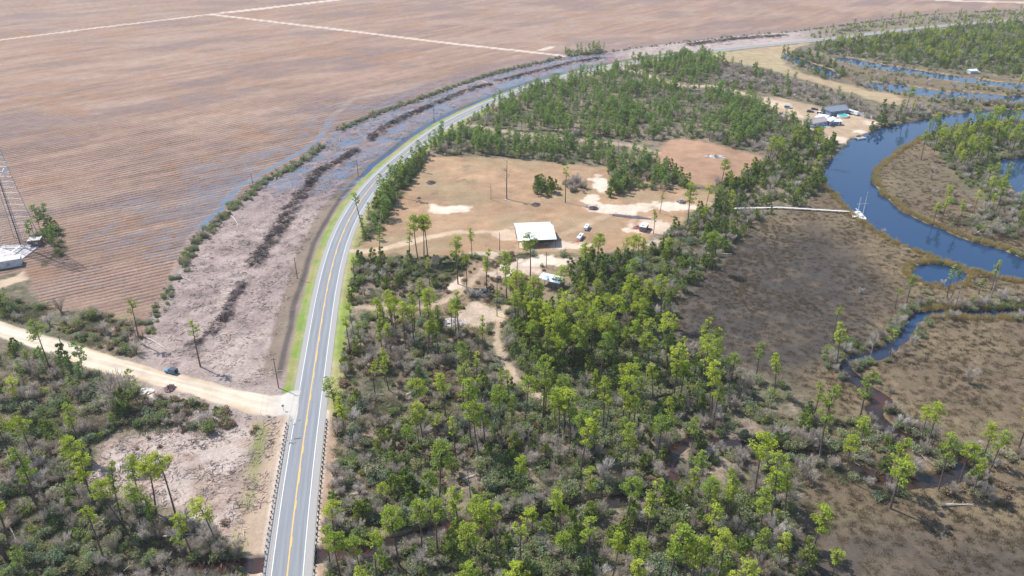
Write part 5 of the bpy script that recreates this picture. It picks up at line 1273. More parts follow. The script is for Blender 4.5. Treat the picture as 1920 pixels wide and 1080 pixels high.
FARSCALE = {'in the woods beyond the upper creeks': .62, 'in the clump amid the meadow': .65, 'beyond the far stretch of highway': .6, 'in the wood inside the river bend': .8, 'on the far river bank': .8, 'around the ends of the upper creeks': .7}
plants = {k: [] for k in PROTO}          # kind -> (x, y, scale, region)
def area(pl): x, y = pl[:, 0], pl[:, 1]; return abs(np.dot(x, np.roll(y, -1)) - np.dot(y, np.roll(x, -1))) / 2
for ri, (ph, pl, dn, cl) in enumerate(REG):
    A_ = area(pl); q = np.random.default_rng(500 + ri)
    bx = pl.min(0), pl.max(0); BA = np.prod(bx[1] - bx[0])
    for kind, d in dn.items():
        n = int(BA * d / 100 * DENS[kind])
        if n < 1: continue
        xy = bx[0] + q.random((n, 2)) * (bx[1] - bx[0]); x, y = xy[:, 0], xy[:, 1]
        jx = (fbm(x, y, 8, 2, 88) - .5) * 8
        k = inside(x + jx, y + jx, pl); x, y = x[k], y[k]
        if len(x) == 0: continue
        c = fbm(x, y, 14, 3, 600 + sorted(PROTO).index(kind)); k = q.random(len(x)) > cl * 2.4 * np.clip(.62 - c, 0, .4) / .25
        x, y = x[k], y[k]
        for a, b, s in zip(x, y, np.clip(np.exp(q.normal(-.03, .22, len(x))), .5, 1.45)): plants[kind].append((a, b, s * FARSCALE.get(ph, 1.0) if kind in ('pine', 'thin', 'young', 'snag') else s, ri))
# hedge along the ditch of the ploughed field, and a few plants along the banks
HR = len(REG); REG.append(('in the hedge along the field ditch', None, {}, 0))
sxh, syh = screen_xy(HEDGE[:, 0], HEDGE[:, 1])
HL = np.concatenate([[0], np.cumsum(np.hypot(*np.diff(HEDGE, axis=0).T))])
q = np.random.default_rng(900)
for s in np.arange(0, HL[-1], .42):
    k = min(len(HEDGE) - 1, np.searchsorted(HL, s)); yy = syh[k]
    gap = (yy > 480 and (q.random() < .75)) or (600 < sxh[k] < 632 and yy < 290) or (sxh[k] > 1110 and q.random() < .72) or (sxh[k] > 760 and yy < 200 and q.random() < .35)
    if gap: continue
    p = HEDGE[k] + q.normal(0, 1.5, 2) + np.array([1.6, -1.6]); r_ = q.random()
    kind = 'shrub' if r_ < .72 else ('brown' if r_ < .88 else 'bare')
    plants[kind].append((p[0], p[1], q.uniform(.5, .9), HR))
BR = len(REG); REG.append(('on the river bank', None, {}, 0))
for pl, n0 in ((RIVER, 420), (POND, 26)):
    for i in range(n0):
        k = q.integers(len(pl)); a, b = pl[k], pl[(k + 1) % len(pl)]; t = q.random(); p = a + (b - a) * t; c = pl.mean(0); p = p + q.normal(0, 1.2, 2)
        plants['shrub' if q.random() < .5 else 'brown'].append((p[0], p[1], q.uniform(.4, .8), BR))
for pl, hw in CREEKS[3:]:
    for i in range(0, len(pl) - 1):
        for s_ in (-1, 1):
            for _k in range(q.integers(0, 4)):
                d_ = pl[i + 1] - pl[i]; d_ = d_ / np.hypot(*d_); p = pl[i] + np.array([d_[1], -d_[0]]) * s_ * (hw + q.uniform(1.2, 3.5))
                plants['shrub' if q.random() < .6 else 'bare'].append((p[0], p[1], q.uniform(.6, 1.1), BR))
CUTR = [r[0] for r in REG].index('at the edge of the bare clearing'); YARDR = [r[0] for r in REG].index('around the sandy shed clearing')
# keep plants off water, roads, tracks, sand and buildings
CLEAR = [(P(1008, 440), 15), (P(1034, 527), 8), (P(1035, 550), 6.5), (P(1035, 565), 5), (P(275, 878), 8), (P(322, 699), 6), (P(1564, 213), 11), (P(1528, 235), 9), (P(1545, 222), 11), (P(1561, 230), 9), (P(1580, 219), 7), (P(1600, 215), 8), (P(20, 485), 16), (P(66, 461), 5), (P(1478, 203), 5), (P(1522, 209), 8), (P(1207, 428), 8), (P(1100, 429), 6), (P(1088, 447), 6), (P(1208, 460), 3), (P(1545, 240), 5)]
for kind in plants:
    if not plants[kind]: continue
    A_ = np.array(plants[kind]); S = survey(A_[:, 0], A_[:, 1])
    big = {'pine': 1.5, 'thin': .5, 'young': .6, 'cedar': 1.0, 'shrub': 1.0, 'bare': .8, 'brown': .4, 'palm': .4, 'snag': 0, 'weed': .2, 'fall': 1.5}[kind]
    ok = (S['w'] < -(.3 if kind != 'pine' else .8)) & (np.abs(S['off']) > 8.5 + big) & (S['dirtd'] < -big - 1.2) & (S['track'] < .15) & (S['farroad'] < .1)
    ok &= (S['sand'] < .3) | (A_[:, 3] > HR)
    if kind in ('pine', 'young', 'cedar', 'thin'): ok &= (S['pasture'] < .4) | (np.isin(A_[:, 3], [i for i, r in enumerate(REG) if r[0] in ('in the clump amid the meadow', 'in the tree spur reaching the meadow')])); ok &= (S['red'] < .4) & (S['home'] < .5)
    else: ok &= ((S['pasture'] < .6) & (S['red'] < .6) & (S['home'] < .6)) | np.isin(A_[:, 3], [i for i, r in enumerate(REG) if 'the meadow' in r[0]])
    if kind in ('young', 'cedar', 'shrub', 'bare', 'pine', 'thin'):
        ok &= ldist(A_[:, 0], A_[:, 1] + 9, TRACKS[3][0]) > 10
        ok &= ldist(A_[:, 0], A_[:, 1] + 3, GP([(1376, 391), (1462, 389), (1600, 397)])) > 4.5
    ok &= (S['cut'] < .35) | (A_[:, 3] == CUTR) | (kind == 'weed')
    ok &= (S['yard'] < .5) | (A_[:, 3] == YARDR) | (kind == 'weed')
    if kind in ('pine', 'thin', 'cedar', 'young'): ok &= ldist(A_[:, 0], A_[:, 1] + 3, TRACKS[2][0]) > 4.5
    if kind in ('pine', 'thin', 'cedar', 'young', 'shrub', 'bare'): ok &= ldist(A_[:, 0], A_[:, 1] + 3, TRACKS[1][0]) > 4.5
    for c, r_ in CLEAR: ok &= np.hypot(A_[:, 0] - c.x, A_[:, 1] - c.y) > r_ + big
    plants[kind] = A_[ok]
# trees one by one: (base px, top px, label)
LONE = [
 ('pine', (329, 964), (298, 853), 'tall thin leaning pine standing alone on the bare clearing, rightmost of its group'),
 ('pine', (267, 950), (243, 857), 'pine behind the brush pile on the bare clearing left of the thin leaning pine'),
 ('pine', (266, 995), (232, 905), 'leaning pine with a flat crown at the lower edge of the bare clearing'),
 ('pine', (182, 958), (150, 845), 'stout pine with the brightest broad crown at the left corner of the bare clearing'),
 ('pine', (293, 1008), (272, 925), 'short full pine below the bare clearing'),
 ('pine', (360, 1040), (338, 962), 'pine below the bare clearing, nearest to the highway on the left side'),
 ('pine', (33, 893), (4, 785), 'tall leaning pine at the left edge of the lower left woods'),
 ('pine', (67, 865), (42, 780), 'leaning pine beside the tall edge pine of the lower left woods'),
 ('thin', (262, 645), (236, 563), 'lone thin pine where the field ditch meets the dirt road'),
 ('thin', (376, 688), (358, 602), 'lone thin pine on the cleared ground beside the curved debris heap'),
 ('thin', (1561, 638), (1573, 577), 'lone small pine in the dark marsh above the channel bend'),
 ('pine', (1568, 693), (1594, 608), 'leaning pine on the bend of the marsh channel'),
 ('snag', (1632, 669), (1647, 615), 'bare dead trunk leaning beside the marsh channel'),
 ('thin', (1668, 671), (1684, 622), 'thin flat topped pine on the right bank of the marsh channel'),
 ('thin', (1779, 566), (1801, 506), 'leaning pine just below the round pond, right one of the crossed pair'),
 ('thin', (1775, 560), (1794, 498), 'leaning pine just below the round pond, left one of the crossed pair'),
 ('snag', (1856, 564), (1882, 512), 'dead forked snag on the marsh point right of the round pond'),
 ('pine', (1700, 567), (1713, 518), 'bright bushy pine on the marsh left of the round pond'),
 ('thin', (1679, 578), (1686, 543), 'thin sparse pine left of the bushy pine by the round pond'),
 ('thin', (1835, 552), (1840, 522), 'small pine between round pond and dead forked snag'),
 ('pine', (1858, 545), (1868, 486), 'tall spreading pine against the river at the right edge'),
 ('pine', (1669, 953), (1702, 865), 'very broad bright pine leaning over the creek loop at the right'),
 ('pine', (1797, 912), (1836, 835), 'leaning pine on the right tip of the creek loop'),
 ('pine', (1724, 836), (1748, 768), 'pine on the upper bank of the creek loop at the right'),
 ('pine', (1735, 842), (1765, 755), 'taller pine behind the creek loop at the right'),
 ('pine', (1840, 870), (1862, 795), 'big pine at the right end of the creek woods'),
 ('pine', (1445, 965), (1455, 880), 'pine with a round crown at the left edge of the lower marsh'),
 ('pine', (1470, 965), (1490, 895), 'leaning pine at the left edge of the lower marsh'),
 ('pine', (1420, 1075), (1435, 985), 'pine at the bottom of the lower marsh edge'),
 ('pine', (1560, 1085), (1575, 1030), 'bright pine standing in the lower marsh at the bottom edge'),
 ('pine', (784, 487), (783, 406), 'left of the three tall bare stemmed pines beside the driveway'),
 ('pine', (795, 487), (794, 405), 'middle of the three tall bare stemmed pines beside the driveway'),
 ('pine', (802, 484), (801, 404), 'right of the three tall bare stemmed pines beside the driveway'),
 ('pine', (859, 533), (860, 432), 'tall two tiered pine right of the driveway pines'),
 ('thin', (875, 547), (876, 478), 'thin pine just right of the tall two tiered pine'),
 ('thin', (788, 593), (799, 522), 'leaning thin pine over the grassy track near the highway'),
 ('pine', (913, 547), (918, 468), 'pine on the upper left of the sandy clearing'),
 ('pine', (950, 563), (956, 472), 'pine in the middle of the sandy clearing'),
 ('thin', (932, 593), (936, 545), 'small round crowned pine in the clearing above the trail'),
 ('pine', (967, 603), (968, 508), 'full pine at the lower edge of the clearing below the lean-to shed'),
 ('pine', (994, 529), (992, 438), 'tall pine in front of the white roofed barn'),
 ('pine', (1096, 540), (1111, 456), 'leaning pine right of the lean-to shed'),
 ('pine', (1168, 500), (1171, 446), 'round crowned pine below the small hut on the meadow edge'),
 ('thin', (1197, 482), (1201, 438), 'thin pine right of the round crowned pine on the meadow edge'),
 ('pine', (1225, 438), (1232, 394), 'pine right of the small hut at the meadow edge'),
 ('thin', (1237, 400), (1248, 360), 'thin dark pine above the small hut on the sandy strip'),
 ('pine', (1117, 577), (1120, 523), 'pine below the leaning pine right of the shed'),
 ('snag', (950, 373), (953, 302), 'tall bare dead pine trunk in the middle of the meadow'),
 ('thin', (1060, 380), (1064, 314), 'tall thin nearly bare pine right of the meadow clump'),
 ('snag', (921, 375), (925, 345), 'short leaning dead stump in the meadow left of the tall dead trunk'),
 ('pine', (634, 800), (632, 710), 'lone pine hanging over the right edge of the highway above the guard rail'),
 ('pine', (649, 836), (640, 745), 'thin trunked pine just behind the right guard rail'),
 ('pine', (1116, 854), (1125, 770), 'isolated round crowned pine in the brown gap of the woods'),
 ('pine', (1173, 890), (1183, 797), 'isolated pine right of the brown gap in the woods'),
 ('pine', (1229, 868), (1242, 780), 'isolated pine near the marsh side of the woods'),
 ('pine', (820, 1033), (816, 938), 'big pine standing alone on the lower bank of the reddish creek'),
 ('pine', (933, 1050), (938, 942), 'big pine on the lower bank of the creek right of the lone pine'),
 ('pine', (893, 1013), (888, 928), 'bright pine over the dark part of the creek'),
 ('pine', (998, 1000), (993, 955), 'small round pine over the creek in the shade'),
 ('pine', (1290, 952), (1300, 880), 'pine on the creek bend beside the red water'),
 ('pine', (1297, 850), (1306, 780), 'round crowned pine above the red water'),
 ('pine', (620, 1068), (612, 985), 'bright pine beside the right guard rail at the bottom'),
 ('pine', (640, 1085), (622, 1000), 'second bright pine beside the right guard rail at the bottom'),
 ('pine', (680, 1090), (676, 1003), 'pine at the bottom of the view right of the guard rail pines'),
 ('thin', (700, 222), (698, 205), 'tiny distant tree on the hedge line of the field'),
 ('young', (1347, 121), (1353, 96), 'dark pointed tree alone on the far lawn'),
 ('young', (1630, 166), (1632, 143), 'dark conical tree alone between far lawn and upper creek'),
 ('young', (1415, 128), (1417, 116), 'small green tree alone on the far lawn'),
 ('cedar', (1543, 213), (1545, 198), 'bright green tree beside the blue house'),
 ('cedar', (1652, 236), (1655, 204), 'large yellow green tree on the river bank by the homestead'),
 ('cedar', (1540, 250), (1541, 238), 'small green tree on the homestead lawn'),
 ('thin', (62, 438), (57, 408), 'small thin pine behind the brown equipment hut'),
 ('pine', (1727, 300), (1732, 245), 'solitary pine on the upper tip of the river bend marsh'),
 ('pine', (1750, 418), (1755, 380), 'small pine near the river on the bend marsh'),
 ('pine', (1765, 415), (1772, 368), 'taller pine near the river on the bend marsh'),
 ('pine', (1798, 425), (1806, 375), 'leaning pine on the right of the river bend marsh'),
 ('bare', (228, 770), (228, 690), 'large leafless brown tree by the dirt road left of the white sand mound'),
 ('bare', (1155, 768), (1155, 737), 'white leafless tree in the woods right of the trail end'),
]
NAMES = {'pine': 'pine_tree', 'thin': 'pine_tree', 'young': 'young_pine', 'cedar': 'cedar_tree', 'shrub': 'shrub', 'bare': 'leafless_shrub', 'snag': 'dead_tree', 'brown': 'bracken_bush', 'palm': 'palmetto'}
CATS = {'pine': 'pine tree', 'thin': 'pine tree', 'young': 'young pine', 'cedar': 'evergreen tree', 'shrub': 'shrub', 'bare': 'leafless shrub', 'snag': 'dead tree'}
PART2 = {'pine': ('crown', 'trunk'), 'thin': ('crown', 'trunk'), 'young': ('crown', 'trunk'), 'cedar': ('crown', 'trunk'), 'shrub': ('foliage', 'stem'), 'bare': ('twigs', 'stem'), 'snag': ('twigs', 'trunk')}
def put_tree(kind, vi, x, y, s, sz, rz, tilt, label, group):
    a, b = PROTO[kind][vi % len(PROTO[kind])]
    r = bpy.data.objects.new(NAMES[kind], None); r.empty_display_size = .3; col.objects.link(r)
    r.location = (x, y, -.1); r.scale = (s, s, sz); r.rotation_euler = (tilt[0], tilt[1], rz); tag(r, label, CATS[kind], group)
    for me, nm in (((b, 'trunk'),) if kind == 'snag' else ((a, PART2[kind][0]), (b, PART2[kind][1]))):
        o = bpy.data.objects.new(nm, me); col.objects.link(o); o.parent = r
lone_xy = []
for i, (kind, b_, t_, lb) in enumerate(LONE):
    if lb is None: continue
    g = P(*b_); h = height_of(b_, t_); h = max(3.0, min(21, h)); s = h / HGT[kind] / .98
    sw = s
    if kind in ('pine', 'thin'): sw = max(s, .85)
    if 'very broad' in lb: sw = 1.6
    put_tree(kind, i * 3 + 1, g.x, g.y, sw, s, rnd.random() * 6.28, (rnd.uniform(-.04, .04), rnd.uniform(-.04, .04)), lb, None); lone_xy.append((g.x, g.y))
lone_xy = np.array(lone_xy)
PHR = {'pine': 'bright crowned pine', 'young': 'green young pine', 'cedar': 'dense evergreen', 'shrub': 'grey green shrub', 'bare': 'leafless grey shrub', 'snag': 'bare dead trunk'}
rest = {}
SHORT = {'pine': 'tall pine', 'young': 'young pine', 'cedar': 'evergreen', 'shrub': 'green shrub', 'bare': 'leafless shrub', 'snag': 'dead trunk'}
LANDMARKS = [(n, P(*p)) for n, p in [('the lower marsh', (1500, 1000)), ('the big creek pines', (875, 1035)), ('the highway bridge', (560, 1050)), ('the bare clearing', (330, 900)), ('the white sand mound', (273, 735)), ('the leaning edge pines', (50, 880)), ('the brown gap', (1080, 800)), ('the guard rails', (600, 860)), ('the dirt road mouth', (540, 755)), ('the blue car', (322, 700)), ('the brush pile', (263, 877)), ('the left edge', (0, 900)), ('the bottom edge', (250, 1075)), ('the bottom edge', (760, 1075)), ('the bottom edge', (1150, 1075)), ('the bottom edge', (1440, 1075)),
 ('the red water', (1255, 905)), ('the sandy trail', (945, 670)), ("the trail's end", (1045, 750)), ('the shed', (1035, 527)), ('the barn', (1008, 455)), ('the driveway', (720, 468)), ('the grassy track', (740, 577)), ('the small hut', (1207, 428)), ('the boardwalk', (1400, 395)), ('the sailboat', (1600, 405)), ('the round pond', (1760, 512)), ('the channel bend', (1590, 680)), ('the creek loop', (1780, 870)),
 ('the right edge', (1910, 900)), ('the brown gap', (1150, 830)), ('the dark marsh', (1330, 640)), ('the dark marsh', (1270, 560)), ('the highway', (640, 650)), ('the reddish meadow', (1340, 300)), ('the homestead', (1550, 230)), ('the tower', (40, 470)), ('the firebreak', (1000, 250)), ('the road junction', (1160, 128)), ('the upper creeks', (1660, 130)), ('the river bend', (1700, 260)), ('the highway bend', (830, 240)), ('the field corner', (262, 640)), ('the creek', (830, 990)), ('the creek', (1050, 955))]]
def pick(kinds, cap):
    allp = []
    for kd in kinds:
        for (x, y, s, r_) in plants[kd]:
            if kd in ('pine', 'thin') and len(lone_xy) and np.min(np.hypot(lone_xy[:, 0] - x, lone_xy[:, 1] - y)) < 2.6: continue
            sx, sy = screen_xy(np.array([x]), np.array([y])); sx, sy = sx[0], sy[0]
            hh = HGT[kd] * s; zc = y * math.cos(PITCH) + (CAM_H) * math.sin(PITCH)
            vis = -20 < sx < 1940 and -5 < sy < 1085 + hh * FPX / zc * .6
            allp.append((zc / s if vis else 1e6 + zc, kd, x, y, s, int(r_)))
    allp.sort(key=lambda t: t[0])
    ind = [t for t in allp[:cap] if t[0] < 1e6]; rs = allp[len(ind):]
    k0 = kinds[0]
    for i, (_, kd, x, y, s, r_) in enumerate(ind):
        q_ = rnd.random
        tl = .05 if kd in ('pine', 'thin') else .03
        szw = ['small', 'medium', 'large'][0 if s < .88 else (1 if s < 1.07 else 2)]
        lm, lp_ = min(LANDMARKS, key=lambda t: math.hypot(t[1].x - x, t[1].y - y))
        a1, b1 = screen_xy(np.array([x, lp_.x]), np.array([y, lp_.y])); dx_, dy_ = a1[0] - a1[1], b1[0] - b1[1]
        rel = 'near' if 'edge' in lm or 'woods' in lm else (('right of' if dx_ > 0 else 'left of') if abs(dx_) > abs(dy_) else ('below' if dy_ > 0 else 'above'))
        for lab in (f'{szw} {PHR[k0]} {REG[r_][0]}, {rel} {lm}', f'{szw} {PHR[k0]} {REG[r_][0]}, near {lm}', f'{szw} {SHORT[k0]} {REG[r_][0]}, near {lm}', f'{SHORT[k0]} {REG[r_][0]}, near {lm}', f'{szw} {PHR[k0]} {REG[r_][0]}'):
            if len(lab.replace('-', ' ').split()) <= 16: break
        grp = f'{CATS[k0]}s {REG[r_][0]}'
        put_tree(kd, rnd.randrange(50), x, y, s * (.95 if kd != 'pine' else 1.0), s * rnd.uniform(.88, 1.12), q_() * 6.28, (rnd.gauss(0, tl), rnd.gauss(0, tl)), lab, grp)
    return rs
N_SHRUB_Z = {}
rest['pine'] = pick(['pine', 'thin'], 300 - sum(1 for l in LONE if l[0] in ('pine', 'thin')))
rest['young'] = pick(['young'], 290)
rest['cedar'] = pick(['cedar'], 290)
rest['shrub'] = pick(['shrub'], 300)
rest['bare'] = pick(['bare'], 290)
pick(['snag'], 70)

print('COUNTS', {k: len(v) for k, v in plants.items()})
# ------------------------------------------------------------------ masses nobody could count: one object each, scattered instances
def stuff(name, label, cat, items, protos):
    """items: (x, y, z, scale, rz, proto index)"""
    n = len(items); A_ = np.array(items, float)
    me = bpy.data.meshes.new(name); me.vertices.add(n); me.vertices.foreach_set('co', A_[:, :3].astype(np.float32).ravel())
    r3 = np.zeros((n, 3), np.float32); r3[:, 2] = A_[:, 4]; r3[:, :2] = rng.normal(0, .05, (n, 2))
    me.attributes.new('rot', 'FLOAT_VECTOR', 'POINT').data.foreach_set('vector', r3.ravel())
    me.attributes.new('siz', 'FLOAT', 'POINT').data.foreach_set('value', A_[:, 3].astype(np.float32))
    me.attributes.new('idx', 'INT', 'POINT').data.foreach_set('value', A_[:, 5].astype(np.int32))
    o = bpy.data.objects.new(name, me); col.objects.link(o); tag(o, label, cat, None, 'stuff')
    cc = bpy.data.collections.new(name + '_kinds')
    for i, pr in enumerate(protos):
        pr = pr if isinstance(pr, tuple) else (pr,)
        ob = bpy.data.objects.new(f'{name}_kind_{i:02d}', join(pr)); cc.objects.link(ob)
    ng = bpy.data.node_groups.new(name, 'GeometryNodeTree')
    ng.interface.new_socket('Geometry', in_out='INPUT', socket_type='NodeSocketGeometry'); ng.interface.new_socket('Geometry', in_out='OUTPUT', socket_type='NodeSocketGeometry')
    i_ = ng.nodes.new('NodeGroupInput'); o_ = ng.nodes.new('NodeGroupOutput')
    ip = ng.nodes.new('GeometryNodeInstanceOnPoints'); ci = ng.nodes.new('GeometryNodeCollectionInfo'); mp_ = ng.nodes.new('GeometryNodeMeshToPoints')
    ci.inputs['Collection'].default_value = cc; ci.inputs['Separate Children'].default_value = True; ci.inputs['Reset Children'].default_value = True
    def at(nm, ty):
        a = ng.nodes.new('GeometryNodeInputNamedAttribute'); a.data_type = ty; a.inputs['Name'].default_value = nm; return a.outputs['Attribute']
    L = ng.links.new
    L(i_.outputs[0], mp_.inputs['Mesh']); L(mp_.outputs[0], ip.inputs['Points']); L(ci.outputs[0], ip.inputs['Instance'])
    ip.inputs['Pick Instance'].default_value = True; L(at('idx', 'INT'), ip.inputs['Instance Index'])
    L(at('rot', 'FLOAT_VECTOR'), ip.inputs['Rotation']); L(at('siz', 'FLOAT'), ip.inputs['Scale']); L(ip.outputs[0], o_.inputs[0])
    md = o.modifiers.new('scatter', 'NODES'); md.node_group = ng
    return o
def join(mes):
    if len(mes) == 1: return mes[0]
    vs = []; fs = []; tn = []; mi = []; off = 0; mats = []
    for k, me in enumerate(mes):
        c_ = np.empty(len(me.vertices) * 3, np.float32); me.vertices.foreach_get('co', c_); vs.append(c_.reshape(-1, 3))
        fs += [tuple(v + off for v in p.vertices) for p in me.polygons]; mi += [k] * len(me.polygons)
        t_ = np.ones(len(me.vertices), np.float32)
        if 'tint' in me.attributes: me.attributes['tint'].data.foreach_get('value', t_)
        tn.append(t_); off += len(me.vertices); mats.append(me.materials[0])
    me = bpy.data.meshes.new('joined'); me.from_pydata(np.vstack(vs).tolist(), [], fs)
    for m_ in mats: me.materials.append(m_)
    me.polygons.foreach_set('material_index', mi); at = me.attributes.new('tint', 'FLOAT', 'POINT'); at.data.foreach_set('value', np.concatenate(tn)); me.update(); return me
def items_of(lst, order, zs=-.1):
    out = []
    for (_, kd, x, y, s, r_) in lst:
        o0, n_ = order[kd]; out.append((x, y, zs, s, rnd.random() * 6.28, o0 + rnd.randrange(n_)))
    return out
stuff('pine_woodland', 'mass of taller pines standing farther back in the woods and beyond the creeks', 'woodland', items_of(rest['pine'], {'pine': (0, 8), 'thin': (8, 4)}), PROTO['pine'] + PROTO['thin'])
stuff('plantation_woodland', 'mass of slender young pines filling the plantation beyond the meadow', 'woodland', items_of(rest['young'], {'young': (0, 6)}), PROTO['young'])
stuff('evergreen_thicket', 'mass of dark evergreen trees between meadow, marsh and river', 'thicket', items_of(rest['cedar'], {'cedar': (0, 6)}), PROTO['cedar'])
stuff('undergrowth', 'continuous grey green undergrowth on the floor of all the woods', 'undergrowth', items_of(rest['shrub'], {'shrub': (0, 7)}), PROTO['shrub'])
stuff('leafless_brush', 'mass of grey leafless brush among the woods and along the banks', 'brush', items_of(rest['bare'], {'bare': (0, 5)}), PROTO['bare'])
bp_ = [(0, kd, a, b, s, r_) for kd in ('brown', 'palm') for (a, b, s, r_) in plants[kd]]
stuff('ground_cover', 'low brown bracken and palmetto clumps covering open scrub', 'ground cover', items_of(bp_, {'brown': (0, 3), 'palm': (3, 3)}), PROTO['brown'] + PROTO['palm'])
def scatter_pts(pl, per100, seed, keep=None, clump=None):
    q = np.random.default_rng(seed); lo, hi = pl.min(0), pl.max(0); n = int(np.prod(hi - lo) * per100 / 100)
    xy = lo + q.random((n, 2)) * (hi - lo); k = inside(xy[:, 0], xy[:, 1], pl); xy = xy[k]
    if keep is not None: xy = xy[keep(xy[:, 0], xy[:, 1])]
    return xy
stuff('dry_weeds', 'dry weeds and seedlings between the bushes on the woodland floor', 'weeds', items_of([(0, 'weed', a, b, s, 0) for a, b, s, r_ in plants['weed']], {'weed': (0, 4)}), PROTO['weed'])
stuff('deadfall', 'pale fallen branches scattered through the woods', 'deadfall', items_of([(0, 'fall', a, b, s, 0) for a, b, s, r_ in plants['fall']], {'fall': (0, 4)}, .1), PROTO['fall'])
# marsh grass tufts where the marsh is near
def mk(x, y):
    S = survey(x, y); return (S['marsh'] > .5) & (S['w'] < -.6) & (rng.random(len(x)) < np.clip(330 / np.hypot(x, y), .12, 1) ** 1.5)
xy = np.vstack([scatter_pts(MARSH, 38, 701, mk), scatter_pts(MARSH2, 26, 702, mk)])
stuff('marsh_grass', 'brown and golden marsh grass tussocks', 'marsh grass', [(x, y, -.1, rnd.uniform(.6, 1.3), rnd.random() * 6.28, rnd.randrange(3)) for x, y in xy], [make_tuft(800 + i, 'marshy', 60, .5, .42) for i in range(3)])
# golden reeds on the banks
def mr(x, y):
    S = survey(x, y); return (S['marsh'] > .4) & (S['w'] < -.5) & (S['w'] > -3.4)
big = GP([(1500, 300), (1560, 250), (1720, 230), (2000, 330), (2000, 620), (1650, 590), (1500, 420)])
xy = scatter_pts(big, 70, 703, mr)
ML['reed'] = leaf_mat('golden_reeds', [(.40, .31, .13), (.46, .36, .17), (.34, .26, .11)], .3)
stuff('bank_reeds', 'golden reeds fringing the river and the round pond', 'reeds', [(x, y, -.2, rnd.uniform(.7, 1.3), rnd.random() * 6.28, rnd.randrange(3)) for x, y in xy], [make_tuft(810 + i, 'reed', 70, .5, 1.5, .05, .3) for i in range(3)])
# felled sticks over the cleared land
def mc_(x, y):
    S = survey(x, y); return (((S['cleared'] > .5) & (S['field'] < .4) & (S['off'] < -14)) | (S['cut'] > .5)) & (S['dirtd'] < -1) & (rng.random(len(x)) < np.clip(300 / np.hypot(x, y), .1, 1) ** 1.6)
xy = np.vstack([scatter_pts(CLEARED, 6, 704, mc_), scatter_pts(CUT, 9, 705, mc_)])
stuff('felling_litter', 'scattered sticks and chips left on the cleared land', 'litter', [(x, y, .05, rnd.uniform(.6, 1.4), rnd.random() * 6.28, rnd.randrange(4)) for x, y in xy], [make_sticks(820 + i, 'stick', 18, 1.6, 1.3, .08) for i in range(4)])
xs = []
for pl, hw in DEBRIS:
    q = np.random.default_rng(int(hw * 10)); L_ = np.hypot(*np.diff(pl, axis=0).T)
    for (a, b), l_ in zip(zip(pl[:-1], pl[1:]), L_):
        for k in range(int(l_ * hw * .6)):
            p = a + (b - a) * q.random() + q.normal(0, hw * .34, 2); xs.append((p[0], p[1], .35, q.uniform(.5, 1.1), q.random() * 6.28, int(q.integers(3))))
xs = [x for x, f_ in zip(xs, survey(np.array([x[0] for x in xs]), np.array([x[1] for x in xs]))['field']) if f_ < .4]
stuff('windrow_debris', 'blackened windrow of burnt roots and branches along the middle of the cleared strip', 'debris', xs, [make_sticks(830 + i, 'char', 26, 1.0, 1.9, .6) for i in range(3)])
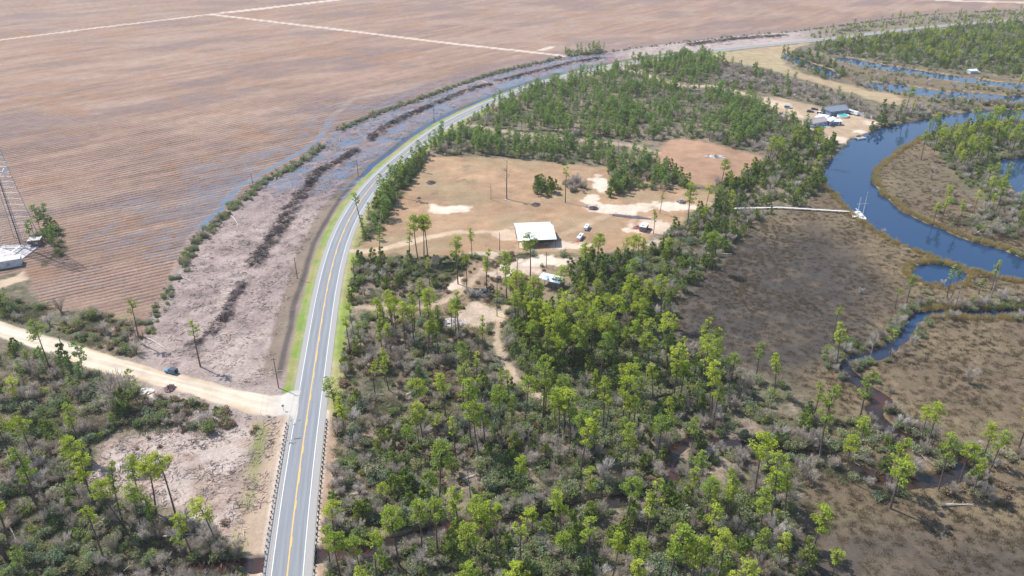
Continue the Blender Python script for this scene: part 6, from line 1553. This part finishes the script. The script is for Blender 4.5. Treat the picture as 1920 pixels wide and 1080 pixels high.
# fallen trunks
M_LOG = plain('bleached_log', (.60, .54, .50), .9, 0, .2, 2)
LOGS = [((273, 634), (312, 657), 'pale fallen trunk at the bottom of the cleared strip near the field ditch'), ((434, 406), (447, 425), 'pale fallen trunk beside the hedge of the field'), ((352, 490), (355, 498), 'short upright pale log by the ditch hedge'),
 ((335, 521), (372, 532), 'thin pale trunk lying across the cleared strip from the ditch'), ((223, 872), (224, 886), 'white log lying upright in the bare clearing left of the brush pile'), ((75, 905), (97, 917), 'white fallen log among the lower left woods'),
 ((22, 968), (68, 945), 'long grey fallen trunk in the grey brush of the lower left woods'), ((14, 985), (30, 1014), 'white fallen log near the left edge of the bottom woods'), ((305, 1008), (413, 1003), 'very long thin fallen trunk below the bare clearing'),
 ((905, 83 + 70), (920, 159), 'pinkish fallen trunk in the far cleared strip'), ((1765, 949), (1824, 948), 'white bleached trunk lying alone in the lower marsh'), ((889, 667), (905, 695), 'pale fallen trunk in the scrub left of the sandy trail'),
 ((885, 652), (897, 656), 'short white log by the clearing above the trail'), ((1598, 830), (1640, 826), 'white fallen trunk in the band of woods by the creek'), ((762, 742), (808, 722), 'curved grey fallen trunk in the scrubby woods'),
 ((860, 905), (895, 890), 'dark leaning fallen trunk over the creek'), ((655, 930), (690, 925), 'pale fallen trunk near the highway above the creek'), ((700, 940), (722, 955), 'pale crossed trunk near the highway above the creek'), ((1340, 476), (1372, 478), 'white fallen trunk sticking out over the dark marsh'),
 ((866, 1020), (886, 1012), 'pale log across the creek bank'), ((946, 375), (957, 380), 'pale log at the foot of the tall dead trunk in the meadow'), ((1832, 437), (1850, 430), 'dark fallen trunk on the far river bank'), ((1790, 206), (1806, 201), 'pale trunk leaning over the river at its far bank')]
for a_, b_, lb in LOGS:
    p, q_ = P(*a_), P(*b_); d = q_ - p; r0 = .22 if d.length > 5 else .2
    r0 *= max(1, p.y / 330)
    mb = MB(); n = 6; side = Vector((-d.y, d.x, 0)).normalized() * d.length * .03
    pts = [Vector((0, 0, .35)) + d * (k / n) + side * math.sin(k / n * 3.1) + Vector((0, 0, .35 * math.sin(k * 1.3) * .3)) for k in range(n + 1)]
    mb.tube(pts, [r0 * (1 - .6 * k / n) for k in range(n + 1)], 7)
    for k in range(4):
        c_ = pts[2 + k]; mb.tube([c_, c_ + Vector((rnd.uniform(-.8, .8), rnd.uniform(-.8, .8), rnd.uniform(.2, .8)))], [.07, .02], 4)
    o = mb.build('fallen_trunk', M_LOG, loc=(p.x, p.y, 0)); tag(o, lb, 'fallen trunk')
# wires between the two front poles
g1, h1 = tops[1]; g2 = P(505, 800); far_ = P(432, 1180)
mb = MB()
for s_ in (-.8, .8):
    a = Vector((g1.x + s_, g1.y, h1 - .2)); b = Vector((far_.x + s_, far_.y, 10)); pts = [a.lerp(b, t / 10) - Vector((0, 0, 4 * 1.6 * (t / 10) * (1 - t / 10))) for t in range(11)]; mb.tube([p - g1 for p in pts], .02, 4)
tag(mb.build('overhead_wire', M_WIRE, loc=g1), 'thin pair of overhead wires running down beside the left guard rail', 'overhead wire')

# ------------------------------------------------------------------ the air
hz = MB().box((0, 5000, 73), (16000, 14000, 150)).build('haze', M_BLACK, loc=None)
m = bpy.data.materials.new('haze_air'); m.use_nodes = True; nt = m.node_tree; nt.nodes.clear()
out = nd(nt, 'ShaderNodeOutputMaterial'); pv = nd(nt, 'ShaderNodeVolumePrincipled')
pv.inputs['Color'].default_value = (.93, .93, .97, 1); pv.inputs['Density'].default_value = 0.0001; pv.inputs['Anisotropy'].default_value = .1
nt.links.new(pv.outputs[0], out.inputs['Volume']); hz.data.materials.clear(); hz.data.materials.append(m)
tag(hz, 'thin pale haze over the whole landscape', 'haze', None, 'stuff')
